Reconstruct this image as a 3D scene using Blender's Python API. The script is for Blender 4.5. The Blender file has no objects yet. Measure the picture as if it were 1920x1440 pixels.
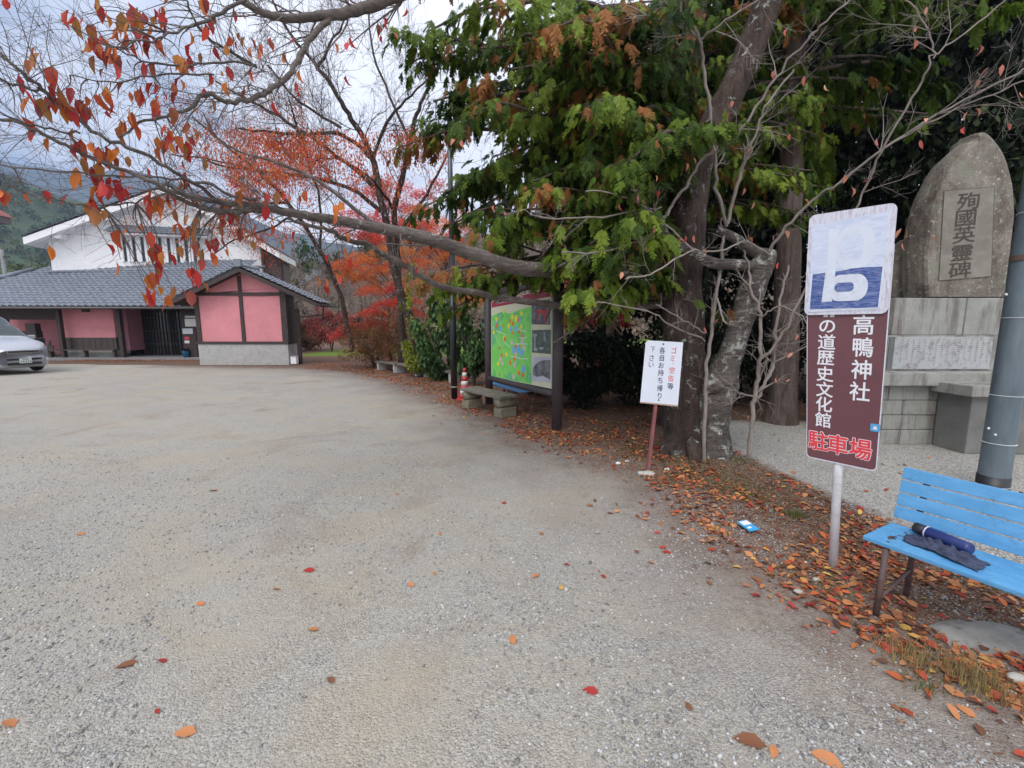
USE_HAZE = True
import bpy, bmesh, math, random
import numpy as np
from mathutils import Vector, Matrix, Euler, noise
R = random.Random(7)
NR = np.random.default_rng(7)
PI = math.pi
sc = bpy.context.scene
COL = sc.collection
F = 800.0; CAMH = 1.7; T = math.atan(108 / 800)
SN, CS = math.sin(T), math.cos(T)

# ---------- camera mathematics (1920 x 1440 photograph -> metres)
def ray(px, py):
    a = (px - 960) / F; b = -(py - 720) / F
    return Vector((a, CS + b * SN, -SN + b * CS))
def proj(p):
    x, y, z = p[0], p[1], p[2] - CAMH; f_ = y * CS - z * SN; u_ = y * SN + z * CS
    return 960 + F * x / f_, 720 - F * u_ / f_
def at(px, py, Y):
    d = ray(px, py); t = Y / d.y
    return Vector((d.x * t, Y, CAMH + d.z * t))
def G(px, py, z=0.0):
    d = ray(px, py); t = (z - CAMH) / d.z
    return Vector((d.x * t, d.y * t, z))
def hit(px, py, P0, N):
    d = ray(px, py); C = Vector((0, 0, CAMH))
    t = (P0 - C).dot(N) / d.dot(N)
    return C + d * t

# ---------- object helpers
def link(o, parent=None):
    COL.objects.link(o)
    if parent is not None:
        o.parent = parent
        o.matrix_parent_inverse = Matrix.Translation(-parent.location) if parent.type == 'EMPTY' and parent.rotation_euler.z == 0 else parent.matrix_world.inverted()
    return o
def tag(o, label=None, cat=None, group=None, kind=None):
    if label: o['label'] = label
    if cat: o['category'] = cat
    if group: o['group'] = group
    if kind: o['kind'] = kind
    return o
def thing(name, loc, label, cat, group=None):
    o = bpy.data.objects.new(name, None); o.location = loc; o.empty_display_size = .2
    COL.objects.link(o); tag(o, label, cat, group); return o
def smooth(me):
    me.polygons.foreach_set('use_smooth', np.ones(len(me.polygons), bool)); me.update()
def sub(o, parent):
    o.parent = parent
    return o
def mk(name, me, mat, parent=None, sm=False):
    """mesh given in world coordinates -> object; parent keeps the world place"""
    if mat is not None: me.materials.clear(); me.materials.append(mat)
    if sm: smooth(me)
    o = bpy.data.objects.new(name, me); COL.objects.link(o)
    if parent is not None:
        o.parent = parent
        off = Vector(parent.location); p = parent.parent
        while p is not None:
            off += Vector(p.location); p = p.parent
        me.transform(Matrix.Translation(-off))
    return o
def arr_mesh(name, V, Fc, tint=None):
    me = bpy.data.meshes.new(name)
    V = np.asarray(V, np.float32); Fc = np.asarray(Fc, np.int32)
    n, k = Fc.shape
    me.vertices.add(len(V)); me.vertices.foreach_set('co', V.ravel())
    me.loops.add(n * k); me.loops.foreach_set('vertex_index', Fc.ravel())
    me.polygons.add(n); me.polygons.foreach_set('loop_start', np.arange(0, n * k, k, dtype=np.int32))
    me.update(calc_edges=True); me.validate()
    if tint is not None:
        at_ = me.attributes.new('tint', 'FLOAT', 'POINT'); at_.data.foreach_set('value', np.asarray(tint, np.float32))
    return me
class MB:
    def __init__(s): s.v = []; s.f = []
    def add(s, vs, fs):
        o = len(s.v); s.v += [tuple(v) for v in vs]; s.f += [tuple(i + o for i in f) for f in fs]
    def box(s, c, size, M=None):
        x, y, z = size[0] / 2, size[1] / 2, size[2] / 2
        vs = [Vector((sx * x, sy * y, sz * z)) for sz in (-1, 1) for sy in (-1, 1) for sx in (-1, 1)]
        if M is not None: vs = [M @ v for v in vs]
        vs = [v + Vector(c) for v in vs]
        s.add(vs, [(0, 2, 3, 1), (4, 5, 7, 6), (0, 1, 5, 4), (2, 6, 7, 3), (0, 4, 6, 2), (1, 3, 7, 5)])
    def box2(s, a, b):
        s.box([(a[i] + b[i]) / 2 for i in range(3)], [abs(b[i] - a[i]) for i in range(3)])
    def hexa(s, p):  # eight corners, bottom ring then top ring
        s.add(p, [(3, 2, 1, 0), (4, 5, 6, 7), (0, 1, 5, 4), (1, 2, 6, 5), (2, 3, 7, 6), (3, 0, 4, 7)])
    def bar(s, a, b, w, h, up=Vector((0, 0, 1))):
        a = Vector(a); b = Vector(b); d = (b - a).normalized(); x = d.cross(up)
        if x.length < 1e-4: x = Vector((1, 0, 0))
        x.normalize(); u = x.cross(d)
        p = []
        for c in (a, b):
            p += [c - x * w / 2 - u * h / 2, c + x * w / 2 - u * h / 2, c + x * w / 2 + u * h / 2, c - x * w / 2 + u * h / 2]
        s.hexa(p)
    def tube(s, pts, rad, n=8, cap=True, wob=0.0, seed=0, ell=1.0):
        pts = [Vector(p) for p in pts]; m = len(pts)
        if not hasattr(rad, '__len__'): rad = [rad] * m
        o = len(s.v); d0 = (pts[1] - pts[0]).normalized()
        x = d0.orthogonal().normalized()
        for i in range(m):
            d = (pts[min(i + 1, m - 1)] - pts[max(i - 1, 0)])
            if d.length < 1e-9: d = d0
            d.normalize(); x = x - d * x.dot(d)
            if x.length < 1e-6: x = d.orthogonal()
            x.normalize(); y = d.cross(x)
            for k in range(n):
                a = 2 * PI * k / n; r = rad[i]
                if wob:
                    q = pts[i] * 2.2 + Vector((math.cos(a), math.sin(a), seed)) * 1.3
                    r *= 1 + wob * noise.noise(q) + wob * .5 * noise.noise(q * 2.7)
                s.v.append(tuple(pts[i] + (x * math.cos(a) + y * math.sin(a) * ell) * r))
        for i in range(m - 1):
            for k in range(n):
                k2 = (k + 1) % n
                s.f.append((o + i * n + k, o + i * n + k2, o + (i + 1) * n + k2, o + (i + 1) * n + k))
        if cap:
            s.f.append(tuple(o + k for k in range(n))[::-1]); s.f.append(tuple(o + (m - 1) * n + k for k in range(n)))
    def lathe(s, prof, c, n=24, M=None):
        o = len(s.v); c = Vector(c)
        for r, z in prof:
            for k in range(n):
                a = 2 * PI * k / n; v = Vector((r * math.cos(a), r * math.sin(a), z))
                if M is not None: v = M @ v
                s.v.append(tuple(v + c))
        m = len(prof)
        for i in range(m - 1):
            for k in range(n):
                k2 = (k + 1) % n
                s.f.append((o + i * n + k, o + i * n + k2, o + (i + 1) * n + k2, o + (i + 1) * n + k))
        s.f.append(tuple(o + k for k in range(n))[::-1]); s.f.append(tuple(o + (m - 1) * n + k for k in range(n)))
    def mesh(s, name):
        me = bpy.data.meshes.new(name); me.from_pydata(s.v, [], s.f); me.update(); return me
    def build(s, name, mat, parent=None, sm=False, bev=0):
        me = s.mesh(name)
        if bev:
            bm = bmesh.new(); bm.from_mesh(me)
            bmesh.ops.bevel(bm, geom=list(bm.edges), offset=bev, segments=2, affect='EDGES', profile=.6)
            bm.to_mesh(me); bm.free()
        o = mk(name, me, mat, parent, sm)
        return o

# ---------- materials
class NT:
    def __init__(s, name):
        s.m = bpy.data.materials.new(name); s.m.use_nodes = True; s.t = s.m.node_tree
        s.b = s.t.nodes['Principled BSDF']; s.out = s.t.nodes['Material Output']
    def n(s, kind, **kw):
        x = s.t.nodes.new(kind)
        for k, v in kw.items():
            if k.startswith('i_'): x.inputs[k[2:].replace('_', ' ')].default_value = v
            else: setattr(x, k, v)
        return x
    def l(s, a, b): s.t.links.new(a, b)
    def ramp(s, fac, stops, interp='LINEAR'):
        r = s.n('ShaderNodeValToRGB'); e = r.color_ramp; e.interpolation = interp
        while len(e.elements) < len(stops): e.elements.new(.5)
        for el, (p, c) in zip(e.elements, stops):
            el.position = p; el.color = (c[0], c[1], c[2], 1) if hasattr(c, '__len__') else (c, c, c, 1)
        s.l(fac, r.inputs[0]); return r.outputs[0]
    def mix(s, f, a, b, mode='MIX'):
        x = s.n('ShaderNodeMix', data_type='RGBA', blend_type=mode)
        for v, i in ((f, 0), (a, 6), (b, 7)):
            if hasattr(v, 'links'): s.l(v, x.inputs[i])
            elif hasattr(v, '__len__'): x.inputs[i].default_value = (v[0], v[1], v[2], 1)
            else: x.inputs[i].default_value = v
        return x.outputs[2]
    def noise(s, scale, detail=4, rough=.6, vec=None, dist=0):
        x = s.n('ShaderNodeTexNoise'); x.inputs['Scale'].default_value = scale; x.inputs['Detail'].default_value = detail
        x.inputs['Roughness'].default_value = rough; x.inputs['Distortion'].default_value = dist
        s.l(vec if vec is not None else s.co(), x.inputs['Vector']); return x.outputs[0]
    def co(s):
        if not hasattr(s, '_c'):
            g = s.n('ShaderNodeNewGeometry'); s._c = g.outputs['Position']; s._g = g
        return s._c
    def sc(s, v):
        x = s.n('ShaderNodeVectorMath', operation='MULTIPLY'); x.inputs[1].default_value = v; s.l(s.co(), x.inputs[0]); return x.outputs[0]
    def math(s, op, a, b=0, clamp=False):
        x = s.n('ShaderNodeMath', operation=op, use_clamp=clamp)
        for v, i in ((a, 0), (b, 1)):
            if hasattr(v, 'links'): s.l(v, x.inputs[i])
            else: x.inputs[i].default_value = v
        return x.outputs[0]
    def bump(s, h, st=.5, dist=.01):
        x = s.n('ShaderNodeBump'); x.inputs['Strength'].default_value = st; x.inputs['Distance'].default_value = dist
        s.l(h, x.inputs['Height'])
        if s.b.inputs['Normal'].links: s.l(s.b.inputs['Normal'].links[0].from_socket, x.inputs['Normal'])
        s.l(x.outputs[0], s.b.inputs['Normal'])
    def col(s, c):
        if hasattr(c, 'links'): s.l(c, s.b.inputs['Base Color'])
        else: s.b.inputs['Base Color'].default_value = (c[0], c[1], c[2], 1)
    def set(s, **kw):
        for k, v in kw.items(): s.b.inputs[k.replace('_', ' ')].default_value = v
        return s
def plain(name, c, rough=.6, var=.15, scale=6, bump=.15, metal=0, bs=60, dirt=None, spec=.5):
    m = NT(name); n = m.noise(scale, 5)
    lo = [x * (1 - var) for x in c]; hi = [min(1, x * (1 + var)) for x in c]
    k = m.ramp(n, [(.3, lo), (.7, hi)])
    if dirt is not None:
        d = m.ramp(m.noise(scale * 2.3, 8, .75), [(.5, 0), (.72, 1)])
        k = m.mix(d, k, dirt)
    m.col(k); m.set(Roughness=rough, Metallic=metal)
    m.b.inputs['Specular IOR Level'].default_value = spec
    if bump: m.bump(m.noise(bs, 4), bump, .004)
    return m.m
def leafmat(name, stops, rough=.5, trans=.35):
    m = NT(name)
    a = m.n('ShaderNodeAttribute', attribute_name='tint')
    k = m.ramp(a.outputs['Fac'], stops)
    m.co(); v = m.ramp(m._g.outputs['Random Per Island'], [(0, .72), (1, 1.2)])
    k = m.mix(1.0, k, v, 'MULTIPLY')
    m.col(k); m.set(Roughness=rough)
    m.b.inputs['Specular IOR Level'].default_value = .3
    tr = m.n('ShaderNodeBsdfTranslucent'); m.l(k, tr.inputs[0])
    mx = m.n('ShaderNodeMixShader'); mx.inputs[0].default_value = trans
    m.l(m.b.outputs[0], mx.inputs[1]); m.l(tr.outputs[0], mx.inputs[2]); m.l(mx.outputs[0], m.out.inputs[0])
    return m.m
def barkmat(name, dark, light, lichen=None, band=0, vs=3.0, lich=.58):
    m = NT(name)
    v = m.sc((9, 9, 9 / vs)) if not band else m.sc((5, 5, 26))
    n = m.noise(1.6, 8, .7, v, .4); k = m.ramp(n, [(.32, dark), (.68, light)])
    n2 = m.noise(2.2, 5, .6)
    k = m.mix(m.ramp(n2, [(.3, 0), (.7, .55)]), k, [x * .55 for x in dark])
    if lichen:
        l = m.ramp(m.noise(7, 9, .8, None, .6), [(lich, 0), (lich + .07, 1)])
        k = m.mix(l, k, lichen)
    m.col(k); m.set(Roughness=.92); m.b.inputs['Specular IOR Level'].default_value = .2
    m.bump(n, .9, .03); m.bump(m.noise(70, 4), .4, .006)
    return m.m

# ---------- foliage helpers (numpy)
def rotmats(heading, pitch, roll):
    ch, sh = np.cos(heading), np.sin(heading); cp, sp = np.cos(pitch), np.sin(pitch); cr, sr = np.cos(roll), np.sin(roll)
    n = len(heading); Z = np.zeros(n); O = np.ones(n)
    Rz = np.stack([ch, -sh, Z, sh, ch, Z, Z, Z, O], 1).reshape(n, 3, 3)
    Rx = np.stack([O, Z, Z, Z, cp, -sp, Z, sp, cp], 1).reshape(n, 3, 3)
    Ry = np.stack([cr, Z, sr, Z, O, Z, -sr, Z, cr], 1).reshape(n, 3, 3)
    return Rz @ Rx @ Ry
def replicate(tv, tf, pos, M, s):
    tv = np.asarray(tv, float); tf = np.asarray(tf); n = len(pos)
    V = np.einsum('nij,vj->nvi', M, tv) * np.asarray(s).reshape(-1, 1, 1) + np.asarray(pos)[:, None, :]
    Fc = (tf[None] + (np.arange(n) * len(tv))[:, None, None]).reshape(-1, tf.shape[1])
    return V.reshape(-1, 3), Fc
LEAFV = [(0, 0, 0), (0, .33, 0), (0, .7, -.03), (0, 1, -.12), (-.25, .3, .07), (-.21, .66, .03), (.25, .3, .07), (.21, .66, .03)]
LEAFF = [(0, 6, 1), (0, 1, 4), (6, 7, 2), (6, 2, 1), (4, 1, 2), (4, 2, 5), (7, 3, 2), (5, 2, 3)]
DIAV = [(0, 0, 0), (.28, .5, .08), (0, 1, 0), (-.28, .5, .08)]
DIAF = [(0, 1, 2), (0, 2, 3)]
def leaves(name, pos, size, mat, parent=None, pitch=(-2.2, -.9), hires=False, tints=None, flat=False):
    pos = np.asarray(pos, float); n = len(pos)
    if n == 0: return None
    h = NR.uniform(0, 2 * PI, n); wx = NR.uniform(.6, 1.1, n)
    p = NR.uniform(pitch[0], pitch[1], n); r = NR.uniform(-.6, .6, n)
    M = rotmats(h, p, r); M[:, :, 0] *= wx[:, None]; M[:, :, 2] *= NR.uniform(.4, 3.2, n)[:, None]; s = NR.uniform(size[0], size[1], n)
    tv, tf = (LEAFV, LEAFF) if hires else (DIAV, DIAF)
    V, Fc = replicate(tv, tf, pos, M, s)
    t = NR.uniform(0, 1, n) if tints is None else np.asarray(tints)
    return mk(name, arr_mesh(name, V, Fc, np.repeat(t, len(tv))), mat, parent, sm=hires)

def fract(pts, k):
    """refine a polyline with a smooth curve"""
    P = [Vector(p) for p in pts]; out = []
    for i in range(len(P) - 1):
        a = P[max(i - 1, 0)]; b = P[i]; c = P[i + 1]; d = P[min(i + 2, len(P) - 1)]
        for j in range(k):
            t = j / k
            out.append(.5 * ((2 * b) + (c - a) * t + (2 * a - 5 * b + 4 * c - d) * t * t + (3 * b - a - 3 * c + d) * t ** 3))
    out.append(P[-1]); return out
def interp(rs, k):
    o = []
    for i in range(len(rs) - 1):
        for j in range(k): o.append(rs[i] + (rs[i + 1] - rs[i]) * j / k)
    o.append(rs[-1]); return o
def gpath(pp, k=4, jit=0.0):
    """guided branch: (px, py, Y, radius in photo px) -> smooth points and radii in metres"""
    pts = [at(a, b, Y) for a, b, Y, r in pp]; rs = [r * Y / F for a, b, Y, r in pp]
    P = fract(pts, k); r = interp(rs, k)
    if jit: P = [P[0]] + [p + Vector((R.gauss(0, jit), R.gauss(0, jit), R.gauss(0, jit))) for p in P[1:]]
    return P, r
def grow(mb, p, d, L, r, lvl, tips, up=.1, seg=.12, kids=4, wig=.22, n=4, stop=None, rmin=.0009):
    m = max(3, int(L / seg)); pts = [p.copy()]; rad = [r]; d = d.normalized()
    for i in range(m):
        d = (d + Vector((R.gauss(0, wig), R.gauss(0, wig), R.gauss(0, wig) + up * .3))).normalized()
        pts.append(pts[-1] + d * (L / m)); rad.append(max(rmin, r * (1 - .7 * (i + 1) / m)))
    mb.tube(pts, rad, n if lvl > 0 else 3, cap=False)
    tips.append((pts[-1], d, lvl)); tips.append((pts[len(pts) // 2], d, lvl))
    if lvl > 0:
        for k in range(kids):
            t = R.uniform(.2, .97); i = min(int(t * m), m - 1)
            ax = Vector((R.gauss(0, 1), R.gauss(0, 1), R.gauss(0, 1))).normalized()
            dd = (pts[i + 1] - pts[i]).normalized(); q = dd.cross(ax)
            if q.length < .05: continue
            nd = dd * R.uniform(.5, 1.1) + q.normalized() * R.uniform(.5, 1.0)
            grow(mb, pts[i], nd, L * R.uniform(.35, .65), max(rmin, rad[i] * .6), lvl - 1, tips, up, seg, kids, wig, n, stop, rmin)
def branch_on(mb, P, r, cnt, L, lvl, tips, t0=.1, t1=1, up=.15, rr=.5, bias=Vector((0, 0, 0)), **kw):
    m = len(P)
    for k in range(cnt):
        i = min(int(R.uniform(t0, t1) * (m - 1)), m - 2)
        dd = (P[i + 1] - P[i]).normalized()
        ax = Vector((R.gauss(0, 1), R.gauss(0, 1), R.gauss(0, 1))).normalized(); q = dd.cross(ax)
        nd = dd * R.uniform(.2, 1.0) + q.normalized() + bias
        grow(mb, P[i], nd, R.uniform(*L), max(.0012, min(r[i] * rr, .02)), lvl, tips, up, **kw)
# ================= camera, light, sky
cam = bpy.data.cameras.new('camera'); co = bpy.data.objects.new('camera', cam); COL.objects.link(co)
co.location = (0, 0, CAMH); co.rotation_euler = (PI / 2 - T, 0, 0)
cam.sensor_width = 36; cam.lens = F / 1920 * 36; cam.clip_start = .05; cam.clip_end = 9000
sc.camera = co
sc.view_settings.view_transform = 'Standard'; sc.view_settings.look = 'None'
sc.view_settings.exposure = 0.76; sc.view_settings.gamma = 1
SUN_EL, SUN_AZ = math.radians(52), math.radians(-150)    # behind-left of the camera, veiled by cloud
sl = bpy.data.lights.new('sun', 'SUN'); so = bpy.data.objects.new('sun', sl); COL.objects.link(so)
sl.energy = 1.5; sl.angle = math.radians(35); sl.color = (1, .95, .88)
sd = Vector((math.sin(SUN_AZ) * math.cos(SUN_EL), math.cos(SUN_AZ) * math.cos(SUN_EL), math.sin(SUN_EL)))
so.rotation_euler = sd.to_track_quat('Z', 'Y').to_euler(); so.location = (0, -5, 20)
w = bpy.data.worlds.new('World'); sc.world = w; w.use_nodes = True; wt = w.node_tree; wt.nodes.clear()
def wn(k, **kw):
    x = wt.nodes.new(k)
    for a, b in kw.items(): setattr(x, a, b)
    return x
sky = wn('ShaderNodeTexSky', sky_type='NISHITA', sun_disc=False, sun_elevation=SUN_EL, sun_rotation=SUN_AZ, air_density=1.4, dust_density=3.0)
tc = wn('ShaderNodeTexCoord'); sep = wn('ShaderNodeSeparateXYZ'); wt.links.new(tc.outputs['Generated'], sep.inputs[0])
zz = wn('ShaderNodeMath', operation='MAXIMUM'); wt.links.new(sep.outputs[2], zz.inputs[0]); zz.inputs[1].default_value = .06
dv = wn('ShaderNodeVectorMath', operation='DIVIDE'); cz = wn('ShaderNodeCombineXYZ')
for i in range(3): wt.links.new(zz.outputs[0], cz.inputs[i])
wt.links.new(tc.outputs['Generated'], dv.inputs[0]); wt.links.new(cz.outputs[0], dv.inputs[1])
nz = wn('ShaderNodeTexNoise'); nz.inputs['Scale'].default_value = .55; nz.inputs['Detail'].default_value = 6; nz.inputs['Roughness'].default_value = .55
nz.inputs['Distortion'].default_value = .3
wt.links.new(dv.outputs[0], nz.inputs['Vector'])
rp = wn('ShaderNodeValToRGB'); e = rp.color_ramp
e.elements[0].position = .30; e.elements[0].color = (2.3, 3.0, 4.3, 1); e.elements[1].position = .54; e.elements[1].color = (10.4, 10.4, 10.9, 1)
gr = wn('ShaderNodeMath', operation='MULTIPLY_ADD'); wt.links.new(sep.outputs[0], gr.inputs[0]); gr.inputs[1].default_value = .11; wt.links.new(nz.outputs[0], gr.inputs[2])
wt.links.new(gr.outputs[0], rp.inputs[0])
mx = wn('ShaderNodeMix', data_type='RGBA'); mx.inputs[0].default_value = .85
wt.links.new(sky.outputs[0], mx.inputs[6]); wt.links.new(rp.outputs[0], mx.inputs[7])
bg = wn('ShaderNodeBackground'); bg.inputs[1].default_value = .10
wo = wn('ShaderNodeOutputWorld'); wt.links.new(mx.outputs[2], bg.inputs[0]); wt.links.new(bg.outputs[0], wo.inputs[0])

# ================= ground
EDGE = [G(*p) for p in [(330, 686), (560, 690), (650, 697), (720, 712), (860, 765), (1000, 828), (1190, 888), (1350, 1010), (1480, 1110), (1640, 1210), (1920, 1335)]]
EDGE.append(EDGE[-1] + (EDGE[-1] - EDGE[-2]) * 6)
EX = np.array([[p.x, p.y] for p in EDGE])
def edge_dist(x, y):
    """signed distance to the edge of the lot, positive under the trees"""
    P = np.stack([np.asarray(x, float).ravel(), np.asarray(y, float).ravel()], 1); best = np.full(len(P), 1e9); sg = np.ones(len(P))
    for a, b in zip(EX[:-1], EX[1:]):
        ab = b - a; t = np.clip(((P - a) @ ab) / (ab @ ab), 0, 1); q = a + t[:, None] * ab; d = np.hypot(*(P - q).T)
        s = ab[0] * (P[:, 1] - a[1]) - ab[1] * (P[:, 0] - a[0])
        m = d < best; best[m] = d[m]; sg[m] = np.where(s[m] > 0, 1, -1)
    return best * sg
def gz(x, y):
    x = np.asarray(x, float); y = np.asarray(y, float)
    h = .012 * np.sin(x * .9 + 1.3 * np.sin(y * .5)) * np.sin(y * .8 + .7) + .005 * np.sin(3.1 * x + 2 * y) * np.sin(2.3 * y - x)
    near = np.clip((y - .3) / 1, 0, 1) * np.clip((20 - y) / 3, 0, 1)
    m = .05 * np.exp(-((x - 2.25) ** 2 + (y - 5.6) ** 2) / .9)
    return h * near + m
def axis(lo, hi, a, b, st):
    mid = list(np.arange(a, b, st)); out = []; s = st; v = b
    while v < hi: out.append(v); s *= 1.35; v += s
    l = []; s = st; v = a - st
    while v > lo: l.append(v); s *= 1.35; v -= s
    return np.array([lo] + l[::-1] + mid + out + [hi])
gx = axis(-2100, 1900, -9, 9, .11); gy = axis(-200, 1900, .6, 20, .11)
X, Y = np.meshgrid(gx, gy); nx, ny = len(gx), len(gy)
Z = gz(X, Y); V = np.stack([X, Y, Z], -1).reshape(-1, 3)
idx = np.arange(nx * ny).reshape(ny, nx)
Fq = np.stack([idx[:-1, :-1], idx[:-1, 1:], idx[1:, 1:], idx[1:, :-1]], -1).reshape(-1, 4)
ed = edge_dist(X, Y)
me = arr_mesh('ground', V, Fq)
a_ = me.attributes.new('soil', 'FLOAT', 'POINT'); a_.data.foreach_set('value', np.clip(ed, -3, 3).astype(np.float32))
# pale gravel round the monument
PLA = G(1375, 852); PLB = G(1700, 990)
def pale_dist(x, y):
    d_ = (PLB - PLA); d_.normalize(); q = (-d_.y) * (x - PLA.x) + d_.x * (y - PLA.y)
    return np.minimum(np.minimum(q - .1 * np.sin(x * 3), x - 2.72 - .1 * (y - 5.5)), 7.6 - y)
gm = pale_dist(X.ravel(), Y.ravel())
a_ = me.attributes.new('pale', 'FLOAT', 'POINT'); a_.data.foreach_set('value', np.clip(gm, -1, 1).astype(np.float32))
lw = np.minimum(Y.ravel() - 24.5, 60 - Y.ravel()); lw = np.minimum(lw, X.ravel() + 13)
a_ = me.attributes.new('lawn', 'FLOAT', 'POINT'); a_.data.foreach_set('value', np.clip(lw, -1, 1).astype(np.float32))
m = NT('gravel_ground')
def attr(mm, nm): return mm.n('ShaderNodeAttribute', attribute_name=nm).outputs['Fac']
big = m.noise(.55, 6, .62); mid = m.noise(2.6, 6, .65); med = m.noise(.23, 3, .5)
vor = m.n('ShaderNodeTexVoronoi'); vor.inputs['Scale'].default_value = 92; m.l(m.co(), vor.inputs['Vector'])
vor2 = m.n('ShaderNodeTexVoronoi'); vor2.inputs['Scale'].default_value = 165; m.l(m.co(), vor2.inputs['Vector'])
fine = m.noise(260, 3, .6)
sepc = m.n('ShaderNodeSeparateColor'); m.l(vor.outputs['Color'], sepc.inputs[0])
sepc2 = m.n('ShaderNodeSeparateColor'); m.l(vor2.outputs['Color'], sepc2.inputs[0])
sand = m.ramp(fine, [(.3, (.33, .31, .27)), (.7, (.47, .445, .39))])
grey = m.ramp(sepc.outputs[0], [(0, (.10, .10, .10)), (.25, (.24, .24, .24)), (.5, (.37, .37, .36)), (.75, (.54, .54, .53)), (1, (.78, .78, .76))])
grey2 = m.ramp(sepc2.outputs[0], [(0, (.12, .118, .115)), (.3, (.28, .275, .27)), (.6, (.43, .42, .41)), (1, (.74, .73, .71))])
cover = m.ramp(m.math('ADD', m.math('MULTIPLY', big, .6), m.math('MULTIPLY', mid, .4)), [(.38, .1), (.62, .9)])
k = m.mix(m.math('MULTIPLY', m.math('SUBTRACT', 1.15, cover), .8, True), m.mix(.5, grey, grey2), sand)
trk = m.ramp(m.noise(1.3, 5, .6, m.sc((.5, .9, 1)), 1.0), [(.42, 0), (.66, .48)])
k = m.mix(trk, k, (.43, .37, .27))
k = m.mix(m.ramp(med, [(.35, .0), (.7, .30)]), k, (.38, .38, .38))
st = m.ramp(m.noise(.9, 5, .6, m.sc((1, 1.1, 1)), .8), [(.54, 0), (.72, .42)])
k = m.mix(st, k, (.25, .175, .13))
rb = m.ramp(m.math('ADD', m.math('MULTIPLY', attr(m, 'soil'), .34), m.math('ADD', m.noise(.8, 5, .6), .25)), [(.22, 0), (.82, .7)])
k = m.mix(rb, k, (.20, .155, .145))
soil = attr(m, 'soil'); nn = m.noise(3.4, 6, .65); nn2 = m.noise(22, 4, .6)
se = m.math('ADD', m.math('MULTIPLY', soil, .9), m.math('ADD', m.math('MULTIPLY', m.math('SUBTRACT', nn, .5), 2.2), m.math('MULTIPLY', m.math('SUBTRACT', nn2, .5), 1.2)))
sf = m.ramp(m.math('ADD', m.math('MULTIPLY', se, .5), .42), [(.15, 0), (.75, 1)])
soilc = m.ramp(m.noise(14, 7, .75), [(.3, (.075, .042, .028)), (.55, (.16, .085, .055)), (.75, (.26, .17, .12))])
soilc = m.mix(m.ramp(sepc.outputs[1], [(.78, 0), (.82, .75)]), soilc, (.33, .31, .28))
k = m.mix(sf, k, soilc)
pl = m.ramp(m.math('ADD', m.math('MULTIPLY', attr(m, 'pale'), .8), m.math('ADD', .5, m.math('MULTIPLY', m.math('SUBTRACT', nn2, .5), .5))), [(.42, 0), (.62, 1)])
k = m.mix(pl, k, m.mix(.4, grey, (.40, .39, .36)))
la = m.ramp(m.math('ADD', m.math('MULTIPLY', attr(m, 'lawn'), .6), .5), [(.45, 0), (.6, 1)])
k = m.mix(la, k, m.ramp(m.noise(4, 6, .7), [(.3, (.10, .16, .03)), (.7, (.19, .27, .06))]))
k = m.mix(1.0, k, (.965, .94, .89), 'MULTIPLY')
m.col(k); m.set(Roughness=.95); m.b.inputs['Specular IOR Level'].default_value = .15
hgt = m.math('MULTIPLY', m.math('SUBTRACT', .6, vor.outputs['Distance']), m.math('ADD', cover, .15))
m.bump(hgt, .8, .013); m.bump(m.math('SUBTRACT', .6, vor2.outputs['Distance']), .6, .005); m.bump(mid, .5, .03)
GROUND = mk('ground', me, m.m); tag(GROUND, kind='structure'); smooth(me)

# loose stones of the car park
ico = bmesh.new(); bmesh.ops.create_icosphere(ico, subdivisions=1, radius=1)
IV = np.array([v.co[:] for v in ico.verts]); IF = np.array([[v.index for v in f.verts] for f in ico.faces]); ico.free()
IV = IV * (1 + NR.uniform(-.34, .30, (len(IV), 1))); IV[:, 2] *= .6
n = 90000
yy = 1.15 + 4.6 * NR.random(n) ** 1.7; xx = (NR.random(n) * 2 - 1) * (yy * 1.22 + .3)
wgt = np.array([noise.noise(Vector((a * .8, b * .8, 3.3))) + .5 * noise.noise(Vector((a * 2.7, b * 2.7, 1))) for a, b in zip(xx, yy)])
dens = np.where(edge_dist(xx, yy) > .2, .3, .5)
keep = (NR.random(n) < np.clip(dens + 1.9 * wgt, .03, 1)); xx, yy = xx[keep], yy[keep]; n = len(xx)
s = .0022 + .0075 * NR.random(n) ** 3 + np.where(NR.random(n) < .012, .009 * NR.random(n), 0)
M = rotmats(NR.uniform(0, 6.28, n), NR.uniform(-.5, .5, n), NR.uniform(-.5, .5, n)); M[:, :, 0] *= NR.uniform(.7, 1.5, n)[:, None]; M[:, :, 1] *= NR.uniform(.6, 1.1, n)[:, None]
V, Fc = replicate(IV, IF, np.stack([xx, yy, gz(xx, yy) + s * .25], 1), M, s)
peb = NT('stone_chips'); tv = attr(peb, 'tint')
peb.col(peb.ramp(tv, [(0, (.16, .155, .15)), (.25, (.27, .265, .255)), (.6, (.37, .365, .35)), (.88, (.46, .455, .44)), (1, (.60, .59, .57))])); peb.set(Roughness=.9)
peb.b.inputs['Specular IOR Level'].default_value = .2
o = mk('gravel', arr_mesh('gravel', V, Fc, np.repeat(NR.random(n), len(IV))), peb.m); tag(o, kind='stuff')
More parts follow.
